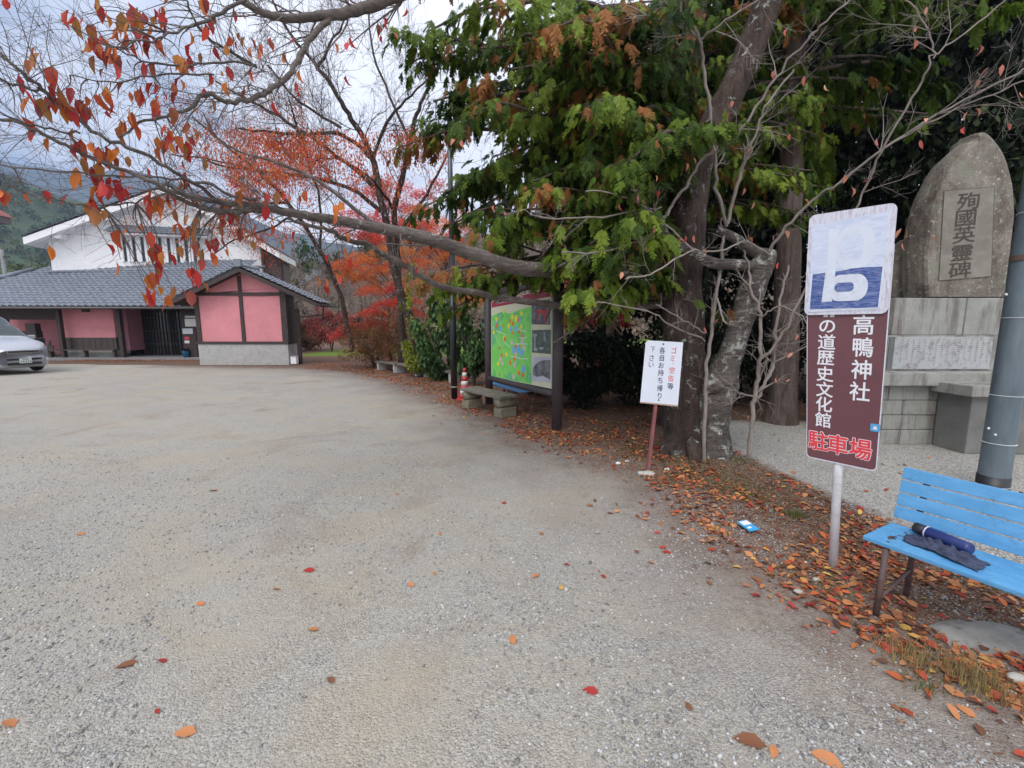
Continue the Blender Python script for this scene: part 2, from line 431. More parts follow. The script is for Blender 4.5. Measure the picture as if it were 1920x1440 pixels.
# ================= fallen leaves
LIT = leafmat('litter', [(0, (.10, .045, .03)), (.2, (.24, .10, .05)), (.4, (.44, .18, .075)), (.55, (.52, .25, .11)), (.7, (.58, .16, .05)), (.8, (.36, .035, .03)), (.92, (.48, .09, .05)), (1, (.66, .45, .11))], .7, .1)
n = 260000
yy = .9 + 21 * NR.random(n) ** 1.6; xx = NR.uniform(-9, 7.5, n)
d = edge_dist(xx, yy)
cl = np.array([noise.noise(Vector((a * 1.3, b * 1.3, 9))) + .4 * noise.noise(Vector((a * 4, b * 4, 2))) for a, b in zip(xx, yy)])
pr = np.where(d < 0, np.exp(d * 4.5) * .20, np.clip(.8 - .2 * d, .12, 1)) * np.clip(.6 + 1.5 * cl, .08, 1.3)
pr = np.where(pale_dist(xx, yy) > 0, pr * .03, pr); pr = np.where(xx > 7.5, 0, pr)
pr = np.where((yy > 19.5) & (xx < -9.5), 0, pr)
# patches of bare earth by the white sign post and a slab by the bench
keep = (NR.random(n) < pr * 1.05) & (np.abs(xx) < yy * 1.35 + .6); xx, yy = xx[keep], yy[keep]; n = len(xx)
M = rotmats(NR.uniform(0, 6.28, n), NR.normal(0, .22, n), NR.normal(0, .25, n)); s = NR.uniform(.035, .085, n) * np.where(NR.random(n) < .35, .6, 1)
near = yy < 7
pos = np.stack([xx, yy, gz(xx, yy) + .006 + NR.random(n) * .012], 1); tt = NR.random(n)
for nm, mask, tv, tf in (('leaf_litter', near, LEAFV, LEAFF), ('distant_leaf_litter', ~near, DIAV, DIAF)):
    tvv = np.array(tv) - np.array([0, .5, 0])
    V, Fc = replicate(tvv, tf, pos[mask], M[mask], s[mask])
    o = mk(nm, arr_mesh(nm, V, Fc, np.repeat(tt[mask], len(tv))), LIT); tag(o, kind='stuff')
n = 200000
yy = 1.2 + 11 * NR.random(n) ** 1.5; xx = NR.uniform(-2, 7.5, n); d = edge_dist(xx, yy)
cl = np.array([noise.noise(Vector((a * 1.7, b * 1.7, 4))) for a, b in zip(xx, yy)])
pr = np.where(d < 0, np.exp(d * 5) * .25, .6) * np.clip(.6 + 1.6 * cl, .1, 1); pr = np.where(pale_dist(xx, yy) > 0, pr * .03, pr)
keep = (NR.random(n) < pr * .5) & (np.abs(xx) < yy * 1.3 + .6); xx, yy = xx[keep], yy[keep]; n = len(xx)
V, Fc = replicate(np.array(DIAV) - np.array([0, .5, 0]), DIAF, np.stack([xx, yy, gz(xx, yy) + .004], 1), rotmats(NR.uniform(0, 6.28, n), NR.normal(0, .3, n), NR.normal(0, .4, n)), NR.uniform(.008, .03, n))
o = mk('leaf_crumbs', arr_mesh('leaf_crumbs', V, Fc, np.repeat(NR.uniform(0, .6, n), 4)), LIT); tag(o, kind='stuff')
# a drift of leaves in front of the museum porch
n = 1600; xx = NR.uniform(-22, -14.6, n); yy = 21.6 - np.abs(NR.normal(0, .28, n)); M = rotmats(NR.uniform(0, 6.28, n), NR.normal(0, .3, n), NR.normal(0, .3, n))
V, Fc = replicate(DIAV, DIAF, np.stack([xx, yy, .02 + 0 * xx], 1), M, NR.uniform(.06, .1, n))
o = mk('porch_leaf_drift', arr_mesh('porch_leaf_drift', V, Fc, np.repeat(NR.uniform(.15, .8, n), 4)), LIT); tag(o, kind='stuff')

# single leaves lying out on the gravel
def lone(px, py, tint, size, col, lab, rot=None, pit=.1):
    p = G(px, py); p.z = float(gz(p.x, p.y)) + .008
    M = rotmats(np.array([rot if rot is not None else R.uniform(0, 6.28)]), np.array([pit]), np.array([R.uniform(-.35, .35)]))
    V, Fc = replicate(np.array(LEAFV) - np.array([0, .5, 0]), LEAFF, np.zeros((1, 3)), M, np.array([size]))
    o = mk('fallen_leaf', arr_mesh('fallen_leaf', V, Fc, np.full(8, tint)), LIT, None, True); o.location = p
    tag(o, lab, 'leaf', 'single leaves scattered over the gravel'); return o
ORG, RED, BRN, YEL = .66, .80, .18, .98
for px, py, t, s_, r_, lab in [
    (347, 1376, .6, .095, 1.6, 'long orange fallen leaf lying on coarse gravel at the lower left of the photo'),
    (770, 1098, .6, .07, .8, 'plump orange fallen leaf on the gravel, just right of a smaller yellow one above it'),
    (815, 1076, .95, .05, .2, 'small yellow-orange fallen leaf on the open gravel in the middle of the lot'),
    (961, 1204, .6, .08, .3, 'round orange fallen leaf alone on the gravel below the middle of the photo'),
    (1004, 1082, .6, .07, 2.2, 'curved orange fallen leaf on the gravel near the centre of the foreground'),
    (825, 1000, .66, .055, .4, 'orange fallen leaf on the gravel straight in front of the map board'),
    (579, 1072, RED, .085, 1.6, 'dark red fallen leaf on the pale gravel left of the middle'),
    (237, 1246, BRN, .1, 1.9, 'dark brown curled fallen leaf on the sandy gravel at the left'),
    (1107, 1302, RED, .075, 1.4, 'dark red fallen leaf low in the foreground, right of the middle'),
    (1405, 1396, BRN, .13, 1.3, 'large brown shrivelled fallen leaf at the bottom edge'),
    (1548, 1430, .6, .11, 1.0, 'big orange fallen leaf cut by the bottom edge of the photo'),
    (1810, 1336, .6, .075, .4, 'orange fallen leaf on the gravel near the lower right corner'),
    (1131, 1082, RED, .05, .6, 'small red fallen leaf between the orange ones and the white post'),
    (1220, 1056, .6, .06, .9, 'orange fallen leaf on the gravel below the litter sign'),
    (1250, 1037, RED, .07, 1.1, 'bright red fallen leaf on the gravel below the litter sign'),
    (1450, 1416, .6, .07, 2.5, 'small orange fallen leaf next to the large brown one'),
    (587, 1182, .45, .07, 1.5, 'tan fallen leaf on the gravel at the left of the foreground'),
    (16, 1354, .6, .09, 1.2, 'orange fallen leaf among coarse stones at the left edge'),
    (620, 1276, BRN, .06, .9, 'small dark fallen leaf on coarse gravel in the lower middle'),
    (295, 1335, RED, .04, .9, 'tiny dark red fallen leaf above the long orange one'),
    (518, 1106, .5, .06, 1.4, 'tan fallen leaf left of the dark red one'),
    (375, 1132, .66, .06, 1.5, 'reddish orange fallen leaf on the pale sandy gravel'),
    (400, 922, .5, .1, 1.7, 'brown fallen leaf on the middle distance of the lot'),
    (150, 1002, .45, .08, 1.5, 'faded tan fallen leaf far left on the lot'),
    (1052, 1104, .98, .055, .3, 'yellow-orange star-shaped fallen leaf right of the curved orange one'),
    (744, 928, .6, .06, .3, 'orange fallen leaf on the lot in front of the log bench'),
    (1290, 1330, BRN, .05, .2, 'small brown fallen leaf at the lower right foreground'),
    (304, 1239, RED, .06, 1.3, 'pink-red fallen leaf right of the dark brown one'),
    (945, 943, RED, .06, 1.4, 'dark red fallen leaf in the middle of the lot'),
    (1062, 1060, RED, .05, 1.2, 'red fallen leaf just above the yellow-orange star-shaped one')]:
    lone(px, py, t, s_, None, lab, r_)

# ================= grass and weeds at the foot of the trees
n = 2600
def tufts(centres, name, per, h, lab=None, stops=None):
    pos = []; 
    for (px, py, rad) in centres:
        c = G(px, py)
        for k in range(per): pos.append((c.x + R.gauss(0, rad), c.y + R.gauss(0, rad), 0))
    pos = np.array(pos); pos[:, 2] = gz(pos[:, 0], pos[:, 1]); n = len(pos)
    bl = [(-.03, 0, 0), (.03, 0, 0), (.018, .55, .12), (-.018, .55, .12), (0, 1, .45)]
    # blade along +Y then stood up
    M = rotmats(NR.uniform(0, 6.28, n), NR.uniform(.5, 1.45, n), NR.normal(0, .2, n))
    V, Fc = replicate(bl, [(0, 1, 2), (0, 2, 3), (3, 2, 4)], pos, M, NR.uniform(h * .4, h, n))
    o = mk(name, arr_mesh(name, V, Fc, np.repeat(NR.random(n), 5)), leafmat(name, stops), None); tag(o, kind='stuff'); return o
gst = [(0, (.06, .10, .03)), (.6, (.13, .20, .04)), (.85, (.30, .27, .10)), (1, (.36, .28, .14))]
tufts([(1180, 850, .15), (1250, 870, .2), (1320, 890, .22), (1385, 905, .2), (1350, 915, .2), (1430, 935, .18), (1240, 900, .15), (1492, 968, .04), (1140, 800, .2), (1385, 870, .10), (1290, 870, .2)], 'weed_grass', 230, .07, stops=gst)
tufts([(1560, 1110, .07), (1850, 1100, .06), (1730, 1290, .04)], 'weed_sprout', 90, .07, stops=gst)
tufts([(1800, 1265, .07), (1700, 1235, .06), (1850, 1290, .06)], 'dry_grass', 220, .10, stops=[(0, (.30, .22, .10)), (1, (.42, .34, .16))])
# ================= near trees
BARK_C = barkmat('cherry_bark', (.055, .046, .04), (.22, .195, .175), (.46, .47, .43), 1, lich=.53)
BARK_L = barkmat('cherry_limb_bark', (.11, .09, .08), (.30, .26, .235), (.42, .42, .38), 1, lich=.57)
BARK_O = barkmat('old_bark', (.028, .02, .017), (.125, .09, .075), (.38, .42, .38), 0, 4, lich=.57)
BARK_S = barkmat('cedar_bark', (.07, .052, .045), (.22, .17, .15), None, 0, 7)
TWIG = plain('pale_twig', (.25, .215, .19), .8, .25, 9, .2)
TWIGD = plain('dark_twig', (.13, .105, .095), .85, .25, 9, .2)
LEAF_R = leafmat('cherry_leaf', [(0, (.42, .03, .03)), (.3, (.60, .06, .045)), (.5, (.62, .13, .04)), (.72, (.70, .22, .04)), (.88, (.42, .20, .05)), (1, (.30, .05, .05))], .42, .4)
LEAF_P = leafmat('pale_leaf', [(0, (.62, .16, .14)), (.5, (.66, .28, .20)), (.8, (.70, .38, .20)), (1, (.60, .06, .06))], .5, .35)

# --- old cherry with the long limb reaching left
b0 = G(1290, 852)
oc = thing('old_cherry_tree', (b0.x, b0.y, 0), 'large old cherry with thick dark trunk and a long limb reaching left overhead', 'tree')
tr = [(1290, 866, 5.55, 58), (1290, 845, 5.55, 45), (1286, 800, 5.6, 39), (1284, 740, 5.6, 37), (1282, 650, 5.62, 36), (1280, 560, 5.65, 35), (1280, 480, 5.7, 35), (1290, 400, 5.7, 32), (1305, 320, 5.7, 28), (1335, 240, 5.7, 25), (1375, 165, 5.7, 23), (1408, 90, 5.7, 23), (1440, 0, 5.7, 23), (1475, -130, 5.6, 21), (1470, -330, 5.4, 18), (1400, -600, 5.2, 10)]
P, r = gpath(tr, 4); mb = MB(); mb.tube(P, r, 22, wob=.16, seed=3)
for a in (200, 260, 330, 20):                # root flare
    q = Vector((b0.x + .15 * math.cos(math.radians(a)), b0.y + .15 * math.sin(math.radians(a)), .28)); e = q + Vector((math.cos(math.radians(a)) * .3, math.sin(math.radians(a)) * .3, -.3))
    mb.tube([q, (q + e) / 2 + Vector((0, 0, .02)), e], [.12, .10, .05], 10, wob=.15, seed=a)
mb.build('trunk', BARK_O, oc, True)
L1 = [(1275, 505, 5.75, 17), (1200, 502, 5.85, 14.5), (1120, 506, 5.9, 13), (1030, 507, 5.8, 12.8), (960, 500, 5.5, 12.5), (890, 478, 5.15, 12.2), (830, 456, 4.9, 12), (760, 438, 4.6, 11), (690, 424, 4.3, 9.2), (620, 411, 4.05, 8), (560, 402, 3.8, 7.4), (500, 390, 3.6, 6.8), (450, 384, 3.4, 5.6), (400, 378, 3.2, 4.8), (350, 366, 3.0, 4.4), (300, 347, 2.8, 4), (240, 322, 2.7, 3.4), (160, 292, 2.6, 3.2), (95, 258, 2.5, 3), (37, 232, 2.45, 2.8), (-60, 215, 2.4, 2.4), (-200, 190, 2.3, 1.5)]
L1b = [(1270, 570, 5.8, 7.57), (1100, 575, 6.2, 6.45), (960, 562, 6.1, 5.93), (900, 550, 5.9, 5.93), (822, 535, 5.5, 5.40), (760, 498, 5.1, 5.40), (722, 478, 4.9, 5.10), (686, 458, 4.7, 4.88), (650, 450, 4.5, 4.35), (622, 434, 4.35, 3.75), (580, 424, 4.2, 3.22), (541, 411, 4.0, 2.17)]
L2 = [(1470, -330, 5.4, 12.24), (1300, -420, 5.3, 10.88), (1080, -300, 5.1, 10.20), (900, -120, 4.8, 10.20), (800, -35, 4.6, 9.52), (710, 5, 4.4, 8.84), (640, 26, 4.2, 8.16), (575, 32, 4.0, 6.80), (520, 31, 3.8, 6.12), (480, 18, 3.7, 5.44), (430, -12, 3.6, 4.76), (360, -40, 3.4, 3.40), (250, -80, 3.2, 2.04)]
L2b = [(622, 30, 4.15, 4.95), (590, 62, 4.0, 4.68), (562, 105, 3.85, 4.40), (540, 142, 3.7, 4.40), (505, 170, 3.55, 4.40), (478, 184, 3.45, 4.12), (430, 192, 3.3, 3.85), (390, 178, 3.2, 3.85), (340, 208, 3.0, 2.48), (275, 226, 2.9, 2.20), (225, 258, 2.8, 1.65)]
L3 = [(420, 381, 3.3, 3.30), (340, 330, 3.0, 3.30), (270, 290, 2.85, 3.30), (190, 254, 2.7, 3.30), (125, 207, 2.6, 3.30), (82, 172, 2.5, 3.03), (45, 140, 2.4, 2.75), (0, 97, 2.35, 2.75), (-60, 30, 2.3, 2.20)]
L4 = [(82, 172, 2.5, 1.93), (50, 163, 2.45, 1.93), (0, 148, 2.4, 1.93), (-80, 120, 2.3, 1.65)]
L5 = [(500, 391, 3.62, 4.95), (450, 396, 3.4, 4.40), (400, 394, 3.2, 4.40), (360, 383, 3.1, 3.85), (325, 365, 3.0, 3.30), (290, 352, 2.9, 2.20)]
L6 = [(480, 375, 3.5, 3.30), (440, 368, 3.3, 2.75), (390, 345, 3.1, 2.75), (340, 335, 3.0, 1.65), (240, 330, 2.8, 1.65), (120, 322, 2.6, 1.43), (0, 311, 2.5, 1.26), (-50, 308, 2.4, 1.10)]
L7 = [(330, 362, 2.95, 1.65), (270, 375, 2.9, 1.65), (190, 390, 2.75, 1.43), (120, 376, 2.6, 1.32), (60, 365, 2.5, 1.21), (10, 345, 2.4, 0.99)]
L8 = [(460, 0, 3.6, 2.75), (400, 30, 3.3, 2.75), (330, 60, 3.0, 1.93), (270, 75, 2.8, 1.65), (200, 85, 2.65, 1.10), (110, 38, 2.5, 0.77)]
L9 = [(480, 122, 3.6, 1.93), (400, 118, 3.3, 1.65), (330, 122, 3.0, 1.65), (250, 108, 2.8, 1.38), (180, 70, 2.6, 0.83)]
L10 = [(150, 250, 2.65, 1.76), (80, 240, 2.5, 1.65), (20, 222, 2.4, 1.65), (-40, 190, 2.3, 1.10)]
L11 = [(480, 125, 3.7, 2.75), (430, 95, 3.4, 2.20), (380, 60, 3.2, 1.93), (350, 0, 3.0, 1.38)]
L12 = [(400, 140, 3.2, 1.65), (300, 138, 2.9, 1.43), (220, 155, 2.7, 1.21), (130, 140, 2.5, 0.77)]
L13 = [(700, 420, 4.35, 3.85), (650, 380, 4.2, 3.30), (580, 330, 4.1, 2.75), (500, 300, 4.0, 2.20), (420, 270, 3.9, 1.65), (380, 210, 3.8, 1.10)]
near_tips = []; mbr = MB(); paths = []
for pp in (L1, L1b, L2, L2b):
    P, r = gpath(pp, 5, .006); mbr.tube(P, r, 12, wob=.10, seed=len(paths)); paths.append((P, r))
mbs = MB()
for pp in (L3, L4, L5, L6, L7, L8, L9, L10, L11, L12, L13):
    P, r = gpath(pp, 5, .006); mbs.tube(P, r, 8, wob=.08, seed=len(paths)); paths.append((P, r))
tips = []
mt = MB()
branch_on(mt, paths[0][0][30:], paths[0][1][30:], 36, (.35, .9), 2, tips, 0, 1, .10, .17, bias=Vector((-.5, 0, .1)), wig=.2)
branch_on(mt, *paths[1], 10, (.4, 1.0), 1, tips, .4, 1, .1, .15, bias=Vector((-.4, 0, 0)))
branch_on(mt, paths[2][0][18:], paths[2][1][18:], 26, (.4, 1.0), 2, tips, 0, 1, .05, .2, bias=Vector((-.6, 0, -.2)), wig=.2)
branch_on(mt, *paths[3], 26, (.4, 1.0), 2, tips, .1, 1, .05, .2, bias=Vector((-.6, 0, 0)), wig=.2)
for i in range(4, 15): branch_on(mt, *paths[i], 14, (.18, .6), 1, tips, .1, 1, .05, .3, bias=Vector((-.5, 0, .1)), wig=.22)
# leaf clusters on the near limb, each hung from a twig
CL = [(108, 175, 6), (125, 195, 4), (150, 185, 4), (170, 190, 3), (195, 180, 5), (205, 170, 2), (245, 165, 3), (258, 170, 2), (285, 190, 2), (300, 200, 1), (150, 225, 3), (150, 262, 4), (160, 280, 2), (230, 232, 5), (190, 280, 6), (212, 290, 4), (300, 165, 2), (312, 178, 2), (302, 262, 4), (340, 272, 5), (352, 290, 3), (150, 310, 4), (165, 325, 2), (195, 335, 6), (182, 355, 3), (215, 345, 4), (290, 365, 5), (297, 385, 2), (342, 332, 5), (175, 385, 5), (186, 400, 3), (325, 372, 2), (0, 352, 2), (12, 362, 1), (43, 357, 1), (62, 180, 3), (28, 214, 1), (150, 22, 2), (165, 62, 3), (188, 12, 2), (152, 30, 2), (185, 70, 2), (166, 50, 1), (215, 45, 4), (262, 22, 5), (265, 55, 6), (290, 30, 5), (280, 78, 6), (300, 45, 4), (225, 60, 3), (180, 92, 4), (200, 90, 4), (214, 100, 3), (250, 105, 1), (270, 92, 2), (335, 100, 5), (345, 112, 3), (330, 118, 3), (370, 95, 2), (400, 38, 1), (385, 8, 2), (470, 165, 2), (462, 175, 2), (305, 15, 3), (350, 60, 1), (200, 130, 2),
      (285, 515, 4), (292, 500, 3), (300, 535, 3), (322, 540, 2), (270, 520, 3), (300, 475, 4), (290, 462, 2), (202, 458, 1), (226, 487, 1), (248, 418, 1), (285, 445, 3), (312, 462, 1), (366, 540, 2), (353, 505, 2), (360, 430, 3), (345, 425, 4), (420, 385, 3), (436, 398, 3), (412, 408, 3), (450, 436, 2), (395, 478, 2), (380, 482, 3), (360, 508, 2), (500, 397, 2), (498, 365, 3), (582, 364, 2), (608, 530, 3), (624, 512, 1), (640, 525, 2), (473, 437, 2), (478, 445, 1), (275, 545, 3), (298, 555, 3), (365, 452, 2), (388, 455, 2), (410, 450, 2), (625, 385, 2), (640, 440, 1), (700, 395, 1), (240, 435, 1)]
lp = []; allp = [(q, rr) for P, r in paths for q, rr in zip(P, r)]
ax = np.array([q[:] for q, _ in allp])
for px, py, c in CL:
    Y0 = 2.45 + max(0, px - 60) / 560 * 1.35
    Y0 = min(Y0, 4.0) + R.uniform(-.12, .12); p = at(px, py, Y0)
    # attach to the nearest branch that is not below the cluster
    d = np.linalg.norm(ax - np.array(p[:]), axis=1) + np.where(ax[:, 2] < p.z + .03, .5, 0); j = int(d.argmin()); q = Vector(ax[j])
    mid = (p + q) / 2 + Vector((R.gauss(0, .03), R.gauss(0, .03), .10 * (p - q).length))
    mt.tube(fract([q, mid, p], 4), interp([.0042, .0028, .0014], 4), 4, cap=False)
    for k in range(c): lp.append(p + Vector((R.gauss(0, .028), R.gauss(0, .028), R.gauss(.012, .024))))
mbr.build('limb', BARK_L, oc, True); mbs.build('branch', BARK_L, oc, True); mt.build('twig', TWIGD, oc, True)
lp2 = [t[0] for t in tips if R.random() < .035]
leaves('foliage', [p[:] for p in lp + lp2], (.06, .125), LEAF_R, oc, (-1.95, -.95), True)

# --- smaller pruned cherry, leaning right
b1 = G(1338, 858)
pc = thing('pruned_cherry_tree', (b1.x, b1.y, 0), 'grey leaning cherry trunk, cut off at the top, with bare pale shoots', 'tree')
P, r = gpath([(1336, 868, 5.4, 36), (1338, 846, 5.4, 30), (1338, 800, 5.4, 27), (1340, 755, 5.4, 29), (1350, 715, 5.38, 30), (1364, 680, 5.35, 22), (1380, 630, 5.3, 20), (1396, 580, 5.3, 19.5), (1413, 530, 5.25, 20), (1430, 492, 5.2, 20), (1437, 470, 5.2, 15)], 4)
mb = MB(); mb.tube(P, r, 20, wob=.22, seed=9)
k0 = at(1340, 722, 5.25); mb.tube([k0 + Vector((-.03, .05, -.14)), k0, k0 + Vector((.03, .05, .13))], [.05, .12, .05], 12, wob=.5, seed=5)
mb.build('trunk', BARK_C, pc, True)
mb = MB(); tp = []; pts2 = []
for pp in ([(1432, 482, 5.2, 12), (1400, 462, 5.2, 9), (1367, 440, 5.2, 8), (1345, 425, 5.2, 5)],
           [(1422, 505, 5.2, 11), (1390, 497, 5.15, 9), (1336, 492, 5.1, 8.5), (1290, 468, 5.05, 8), (1256, 448, 5.0, 7), (1243, 420, 4.95, 4.5), (1250, 398, 4.9, 3)]):
    P, r = gpath(pp, 4, .006); mb.tube(P, r, 12, wob=.3, seed=4); pts2.append((P, r))
mb.build('limb', BARK_C, pc, True)
def shoots(lst, parent, side=8, L=(.2, .6), lvl=1, rr=.55, mat=TWIG, leafn=.012, bias=Vector((0, 0, .2)), extra=()):
    mb = MB(); tips = []
    for pp in lst:
        P, r = gpath(pp, 5, .008); r = [q * .52 for q in r]; mb.tube(P, r, 7, cap=False, wob=.06); branch_on(mb, P, r, side, L, lvl, tips, .2, 1, .08, rr, bias=bias, wig=.16)
    mb.build('shoot', mat, parent, True)
    lp = [t[0] for t in tips if R.random() < leafn] + [at(*e) for e in extra]
    return leaves('foliage', [p[:] for p in lp], (.055, .09), LEAF_P, parent, (-2.2, -.6), True)
shoots([[(1250, 405, 4.9, 6), (1262, 380, 4.9, 5), (1285, 350, 4.8, 5), (1318, 300, 4.7, 5), (1380, 258, 4.5, 4.5), (1440, 165, 4.3, 4), (1500, 90, 4.1, 3.5), (1550, 40, 3.9, 3), (1600, -10, 3.8, 2.5)],
        [(1440, 475, 5.2, 6), (1475, 425, 5.0, 5), (1530, 370, 4.8, 4), (1570, 345, 4.6, 4), (1650, 282, 4.3, 4), (1780, 203, 4.0, 3.5), (1925, 130, 3.7, 3)],
        [(1650, 282, 4.3, 3), (1730, 235, 4.1, 3), (1840, 185, 3.9, 2.5), (1930, 150, 3.7, 2)],
        [(1362, 425, 5.2, 6), (1347, 365, 5.1, 6), (1340, 300, 5.0, 5.5), (1332, 220, 4.9, 5), (1318, 120, 4.8, 5), (1311, 75, 4.7, 5), (1290, 20, 4.6, 3), (1270, -30, 4.5, 2)],
        [(1311, 75, 4.7, 4), (1360, 40, 4.5, 3.5), (1425, 0, 4.3, 3), (1480, -40, 4.2, 3)],
        [(1364, 420, 5.1, 6), (1382, 347, 5.0, 6), (1400, 295, 4.9, 5), (1422, 235, 4.8, 4), (1440, 190, 4.7, 4), (1490, 130, 4.6, 3)],
        [(1243, 440, 5.0, 3.5), (1190, 455, 4.8, 3), (1130, 472, 4.6, 3), (1055, 474, 4.4, 2)],
        [(1300, 470, 5.0, 4), (1230, 405, 4.8, 3), (1180, 372, 4.6, 3), (1100, 355, 4.4, 2)],
        [(1240, 388, 4.9, 3), (1150, 402, 4.6, 3), (1040, 410, 4.4, 2.5), (975, 394, 4.2, 1.8)],
        [(1450, 480, 5.1, 3), (1400, 455, 4.9, 3), (1350, 470, 4.7, 3), (1290, 472, 4.5, 3), (1230, 510, 4.3, 3), (1176, 522, 4.2, 3)],
        [(1311, 75, 4.7, 4), (1290, 55, 4.7, 4), (1240, 38, 4.7, 3), (1180, 10, 4.7, 2.5)]],
       pc, 6, (.2, .6), 2, .5, extra=[(1162, 380, 4.4), (1226, 424, 4.5), (1275, 443, 4.5), (1285, 441, 4.5), (1302, 440, 4.5), (1212, 462, 4.5), (1206, 372, 4.5), (1285, 305, 4.5), (1300, 296, 4.5), (1460, 492, 4.4), (1473, 432, 4.4), (1508, 374, 4.3), (1508, 142, 3.6), (1547, 158, 3.6), (1830, 203, 3.0), (1912, 172, 2.9), (1725, 262, 3.3), (1585, 328, 3.6), (1598, 352, 3.6), (1395, 352, 4.5), (1230, 328, 4.5), (925, 385, 4.0), (853, 262, 4.0), (866, 262, 4.0), (875, 260, 4.0), (1743, 442, 3.6), (1700, 430, 3.6), (1692, 455, 3.6), (1690, 428, 3.6), (1415, 378, 4.5), (1405, 445, 4.5)])
# stem for the three near pink leaves in front of the cypress
# --- saplings
def sapling(name, base, lst, label, **kw):
    b = G(*base); o = thing(name, (b.x, b.y, 0), label, 'sapling'); shoots(lst, o, **kw); return o
sapling('sapling', (1322, 862), [[(1320, 866, 5.2, 7), (1322, 780, 5.2, 7), (1324, 700, 5.2, 6.5), (1335, 610, 5.2, 6.5), (1345, 540, 5.2, 6), (1352, 480, 5.2, 6), (1358, 440, 5.15, 5)],
        [(1345, 560, 5.2, 4), (1352, 590, 5.0, 3.5), (1364, 608, 4.9, 3), (1375, 600, 4.9, 2)], [(1322, 625, 5.2, 3), (1280, 600, 5.0, 2.5), (1230, 570, 4.8, 2)], [(1322, 640, 5.2, 3), (1258, 610, 4.9, 3), (1215, 583, 4.7, 2.5), (1120, 565, 4.5, 2)]],
        'thin upright bare sucker between the dark trunk and the leaning cherry', side=5, L=(.15, .4), lvl=1)
sapling('forked_sapling', (1405, 856), [[(1405, 852, 5.15, 9), (1411, 780, 5.15, 8), (1418, 728, 5.15, 8), (1425, 680, 5.1, 7), (1426, 610, 5.1, 6), (1422, 575, 5.1, 5.5), (1408, 545, 5.1, 5), (1404, 500, 5.1, 4), (1392, 470, 5.1, 3)],
        [(1420, 745, 5.15, 7), (1436, 715, 5.1, 6), (1450, 680, 5.1, 6), (1455, 610, 5.1, 5), (1465, 550, 5.1, 4), (1480, 500, 5.1, 3)],
        [(1428, 672, 5.1, 6), (1465, 632, 5.0, 5), (1490, 580, 4.9, 4), (1525, 520, 4.8, 3.5), (1580, 440, 4.6, 3), (1625, 345, 4.4, 3.5), (1660, 270, 4.2, 3.5), (1720, 168, 4.0, 3.5), (1750, 105, 3.9, 3), (1820, 55, 3.8, 2.5), (1890, -5, 3.7, 2)],
        [(1424, 600, 5.1, 4), (1440, 585, 5.0, 3), (1470, 575, 4.9, 2.5), (1510, 600, 4.7, 2), (1515, 640, 4.7, 1.5)],
        [(1412, 742, 5.15, 3), (1390, 738, 5.0, 2.5), (1370, 730, 5.0, 2)], [(1750, 110, 3.9, 2.5), (1740, 60, 3.9, 2.5), (1700, 0, 3.9, 2)]],
        'slim forked sapling with bare branches reaching right over the parking sign', side=6, L=(.2, .6), lvl=2)
# twig with three pink leaves hanging before the cypress
# --- straight cedar trunk behind
def conifer(name, base, Y, w0, top, label, cat, shape):
    pass

# ================= cypress sprays
def spray_template(seed):
    rr = random.Random(seed); V = []; Fc = []
    def strip(p, d, L, w, z=0, tw=0.0):
        o = len(V); d = d.normalized(); x = Vector((d.y, -d.x, 0)) * w
        q = p + d * L; m_ = p + d * L * .5 + Vector((0, 0, z))
        V.extend([tuple(p - x * .5), tuple(p + x * .5), tuple(m_ + x), tuple(m_ - x), tuple(q)])
        Fc.extend([(o, o + 1, o + 2), (o, o + 2, o + 3), (o + 3, o + 2, o + 4)])
    n = 10
    for i in range(n):
        t = i / n; p = Vector((0, t, -.38 * t * t)); 
        for sgn in (-1, 1):
            a = math.radians(rr.uniform(26, 52)); L = (.34 * (1 - t) + .10) * rr.uniform(.55, 1.25)
            if rr.random() < .12: continue
            d = Vector((sgn * math.sin(a), math.cos(a), rr.uniform(-.55, .0)))
            strip(p, d, L, .026)
            dn = d.normalized()
            for j in range(5):
                u = (j + 1) / 6; p2 = p + dn * L * u
                for s2 in (-1, 1):
                    d2 = (dn + Vector((dn.y, -dn.x, 0)) * s2 * .9 + Vector((0, 0, rr.uniform(-.2, .1)))); strip(p2, d2, L * .40 * (1.15 - u * .6), .024)
    strip(Vector((0, 0, 0)), Vector((0, 1, -.2)), 1.05, .035)
    return np.array(V), np.array(Fc)
SPR = [spray_template(s) for s in (1, 2, 3)]
CYP = leafmat('cypress_spray', [(0, (.022, .055, .010)), (.3, (.065, .115, .016)), (.58, (.15, .235, .024)), (.82, (.28, .37, .05)), (.85, (.27, .13, .045)), (1, (.42, .18, .055))], .6, .4)
def sprays(name, pos, hd, pt, sz, tint, mat, parent):
    Vs = []; Fs = []; Ts = []; off = 0
    pick = NR.integers(0, 3, len(pos)); M = rotmats(hd, pt, NR.normal(0, .35, len(pos)))
    for k in range(3):
        m_ = pick == k
        if not m_.any(): continue
        V, Fc = replicate(SPR[k][0], SPR[k][1], pos[m_], M[m_], sz[m_])
        Vs.append(V); Fs.append(Fc + off); off += len(V); Ts.append(np.repeat(tint[m_], len(SPR[k][0])))
    return mk(name, arr_mesh(name, np.concatenate(Vs), np.concatenate(Fs), np.concatenate(Ts)), mat, parent)
cyb = at(1262, 700, 7.2); cyb = Vector((cyb.x + .05, 7.2, 0))
cy = thing('cypress_tree', cyb, 'tall cypress with drooping green and rusty brown sprays behind the old cherry', 'tree')
mb = MB(); mb.tube([cyb + Vector((0, 0, z)) + Vector((.06 * math.sin(z), .04 * math.cos(z * 1.3), 0)) for z in np.linspace(-.05, 13, 26)], list(np.linspace(.25, .06, 26)), 14, wob=.08)
mb.build('trunk', BARK_S, cy, True)
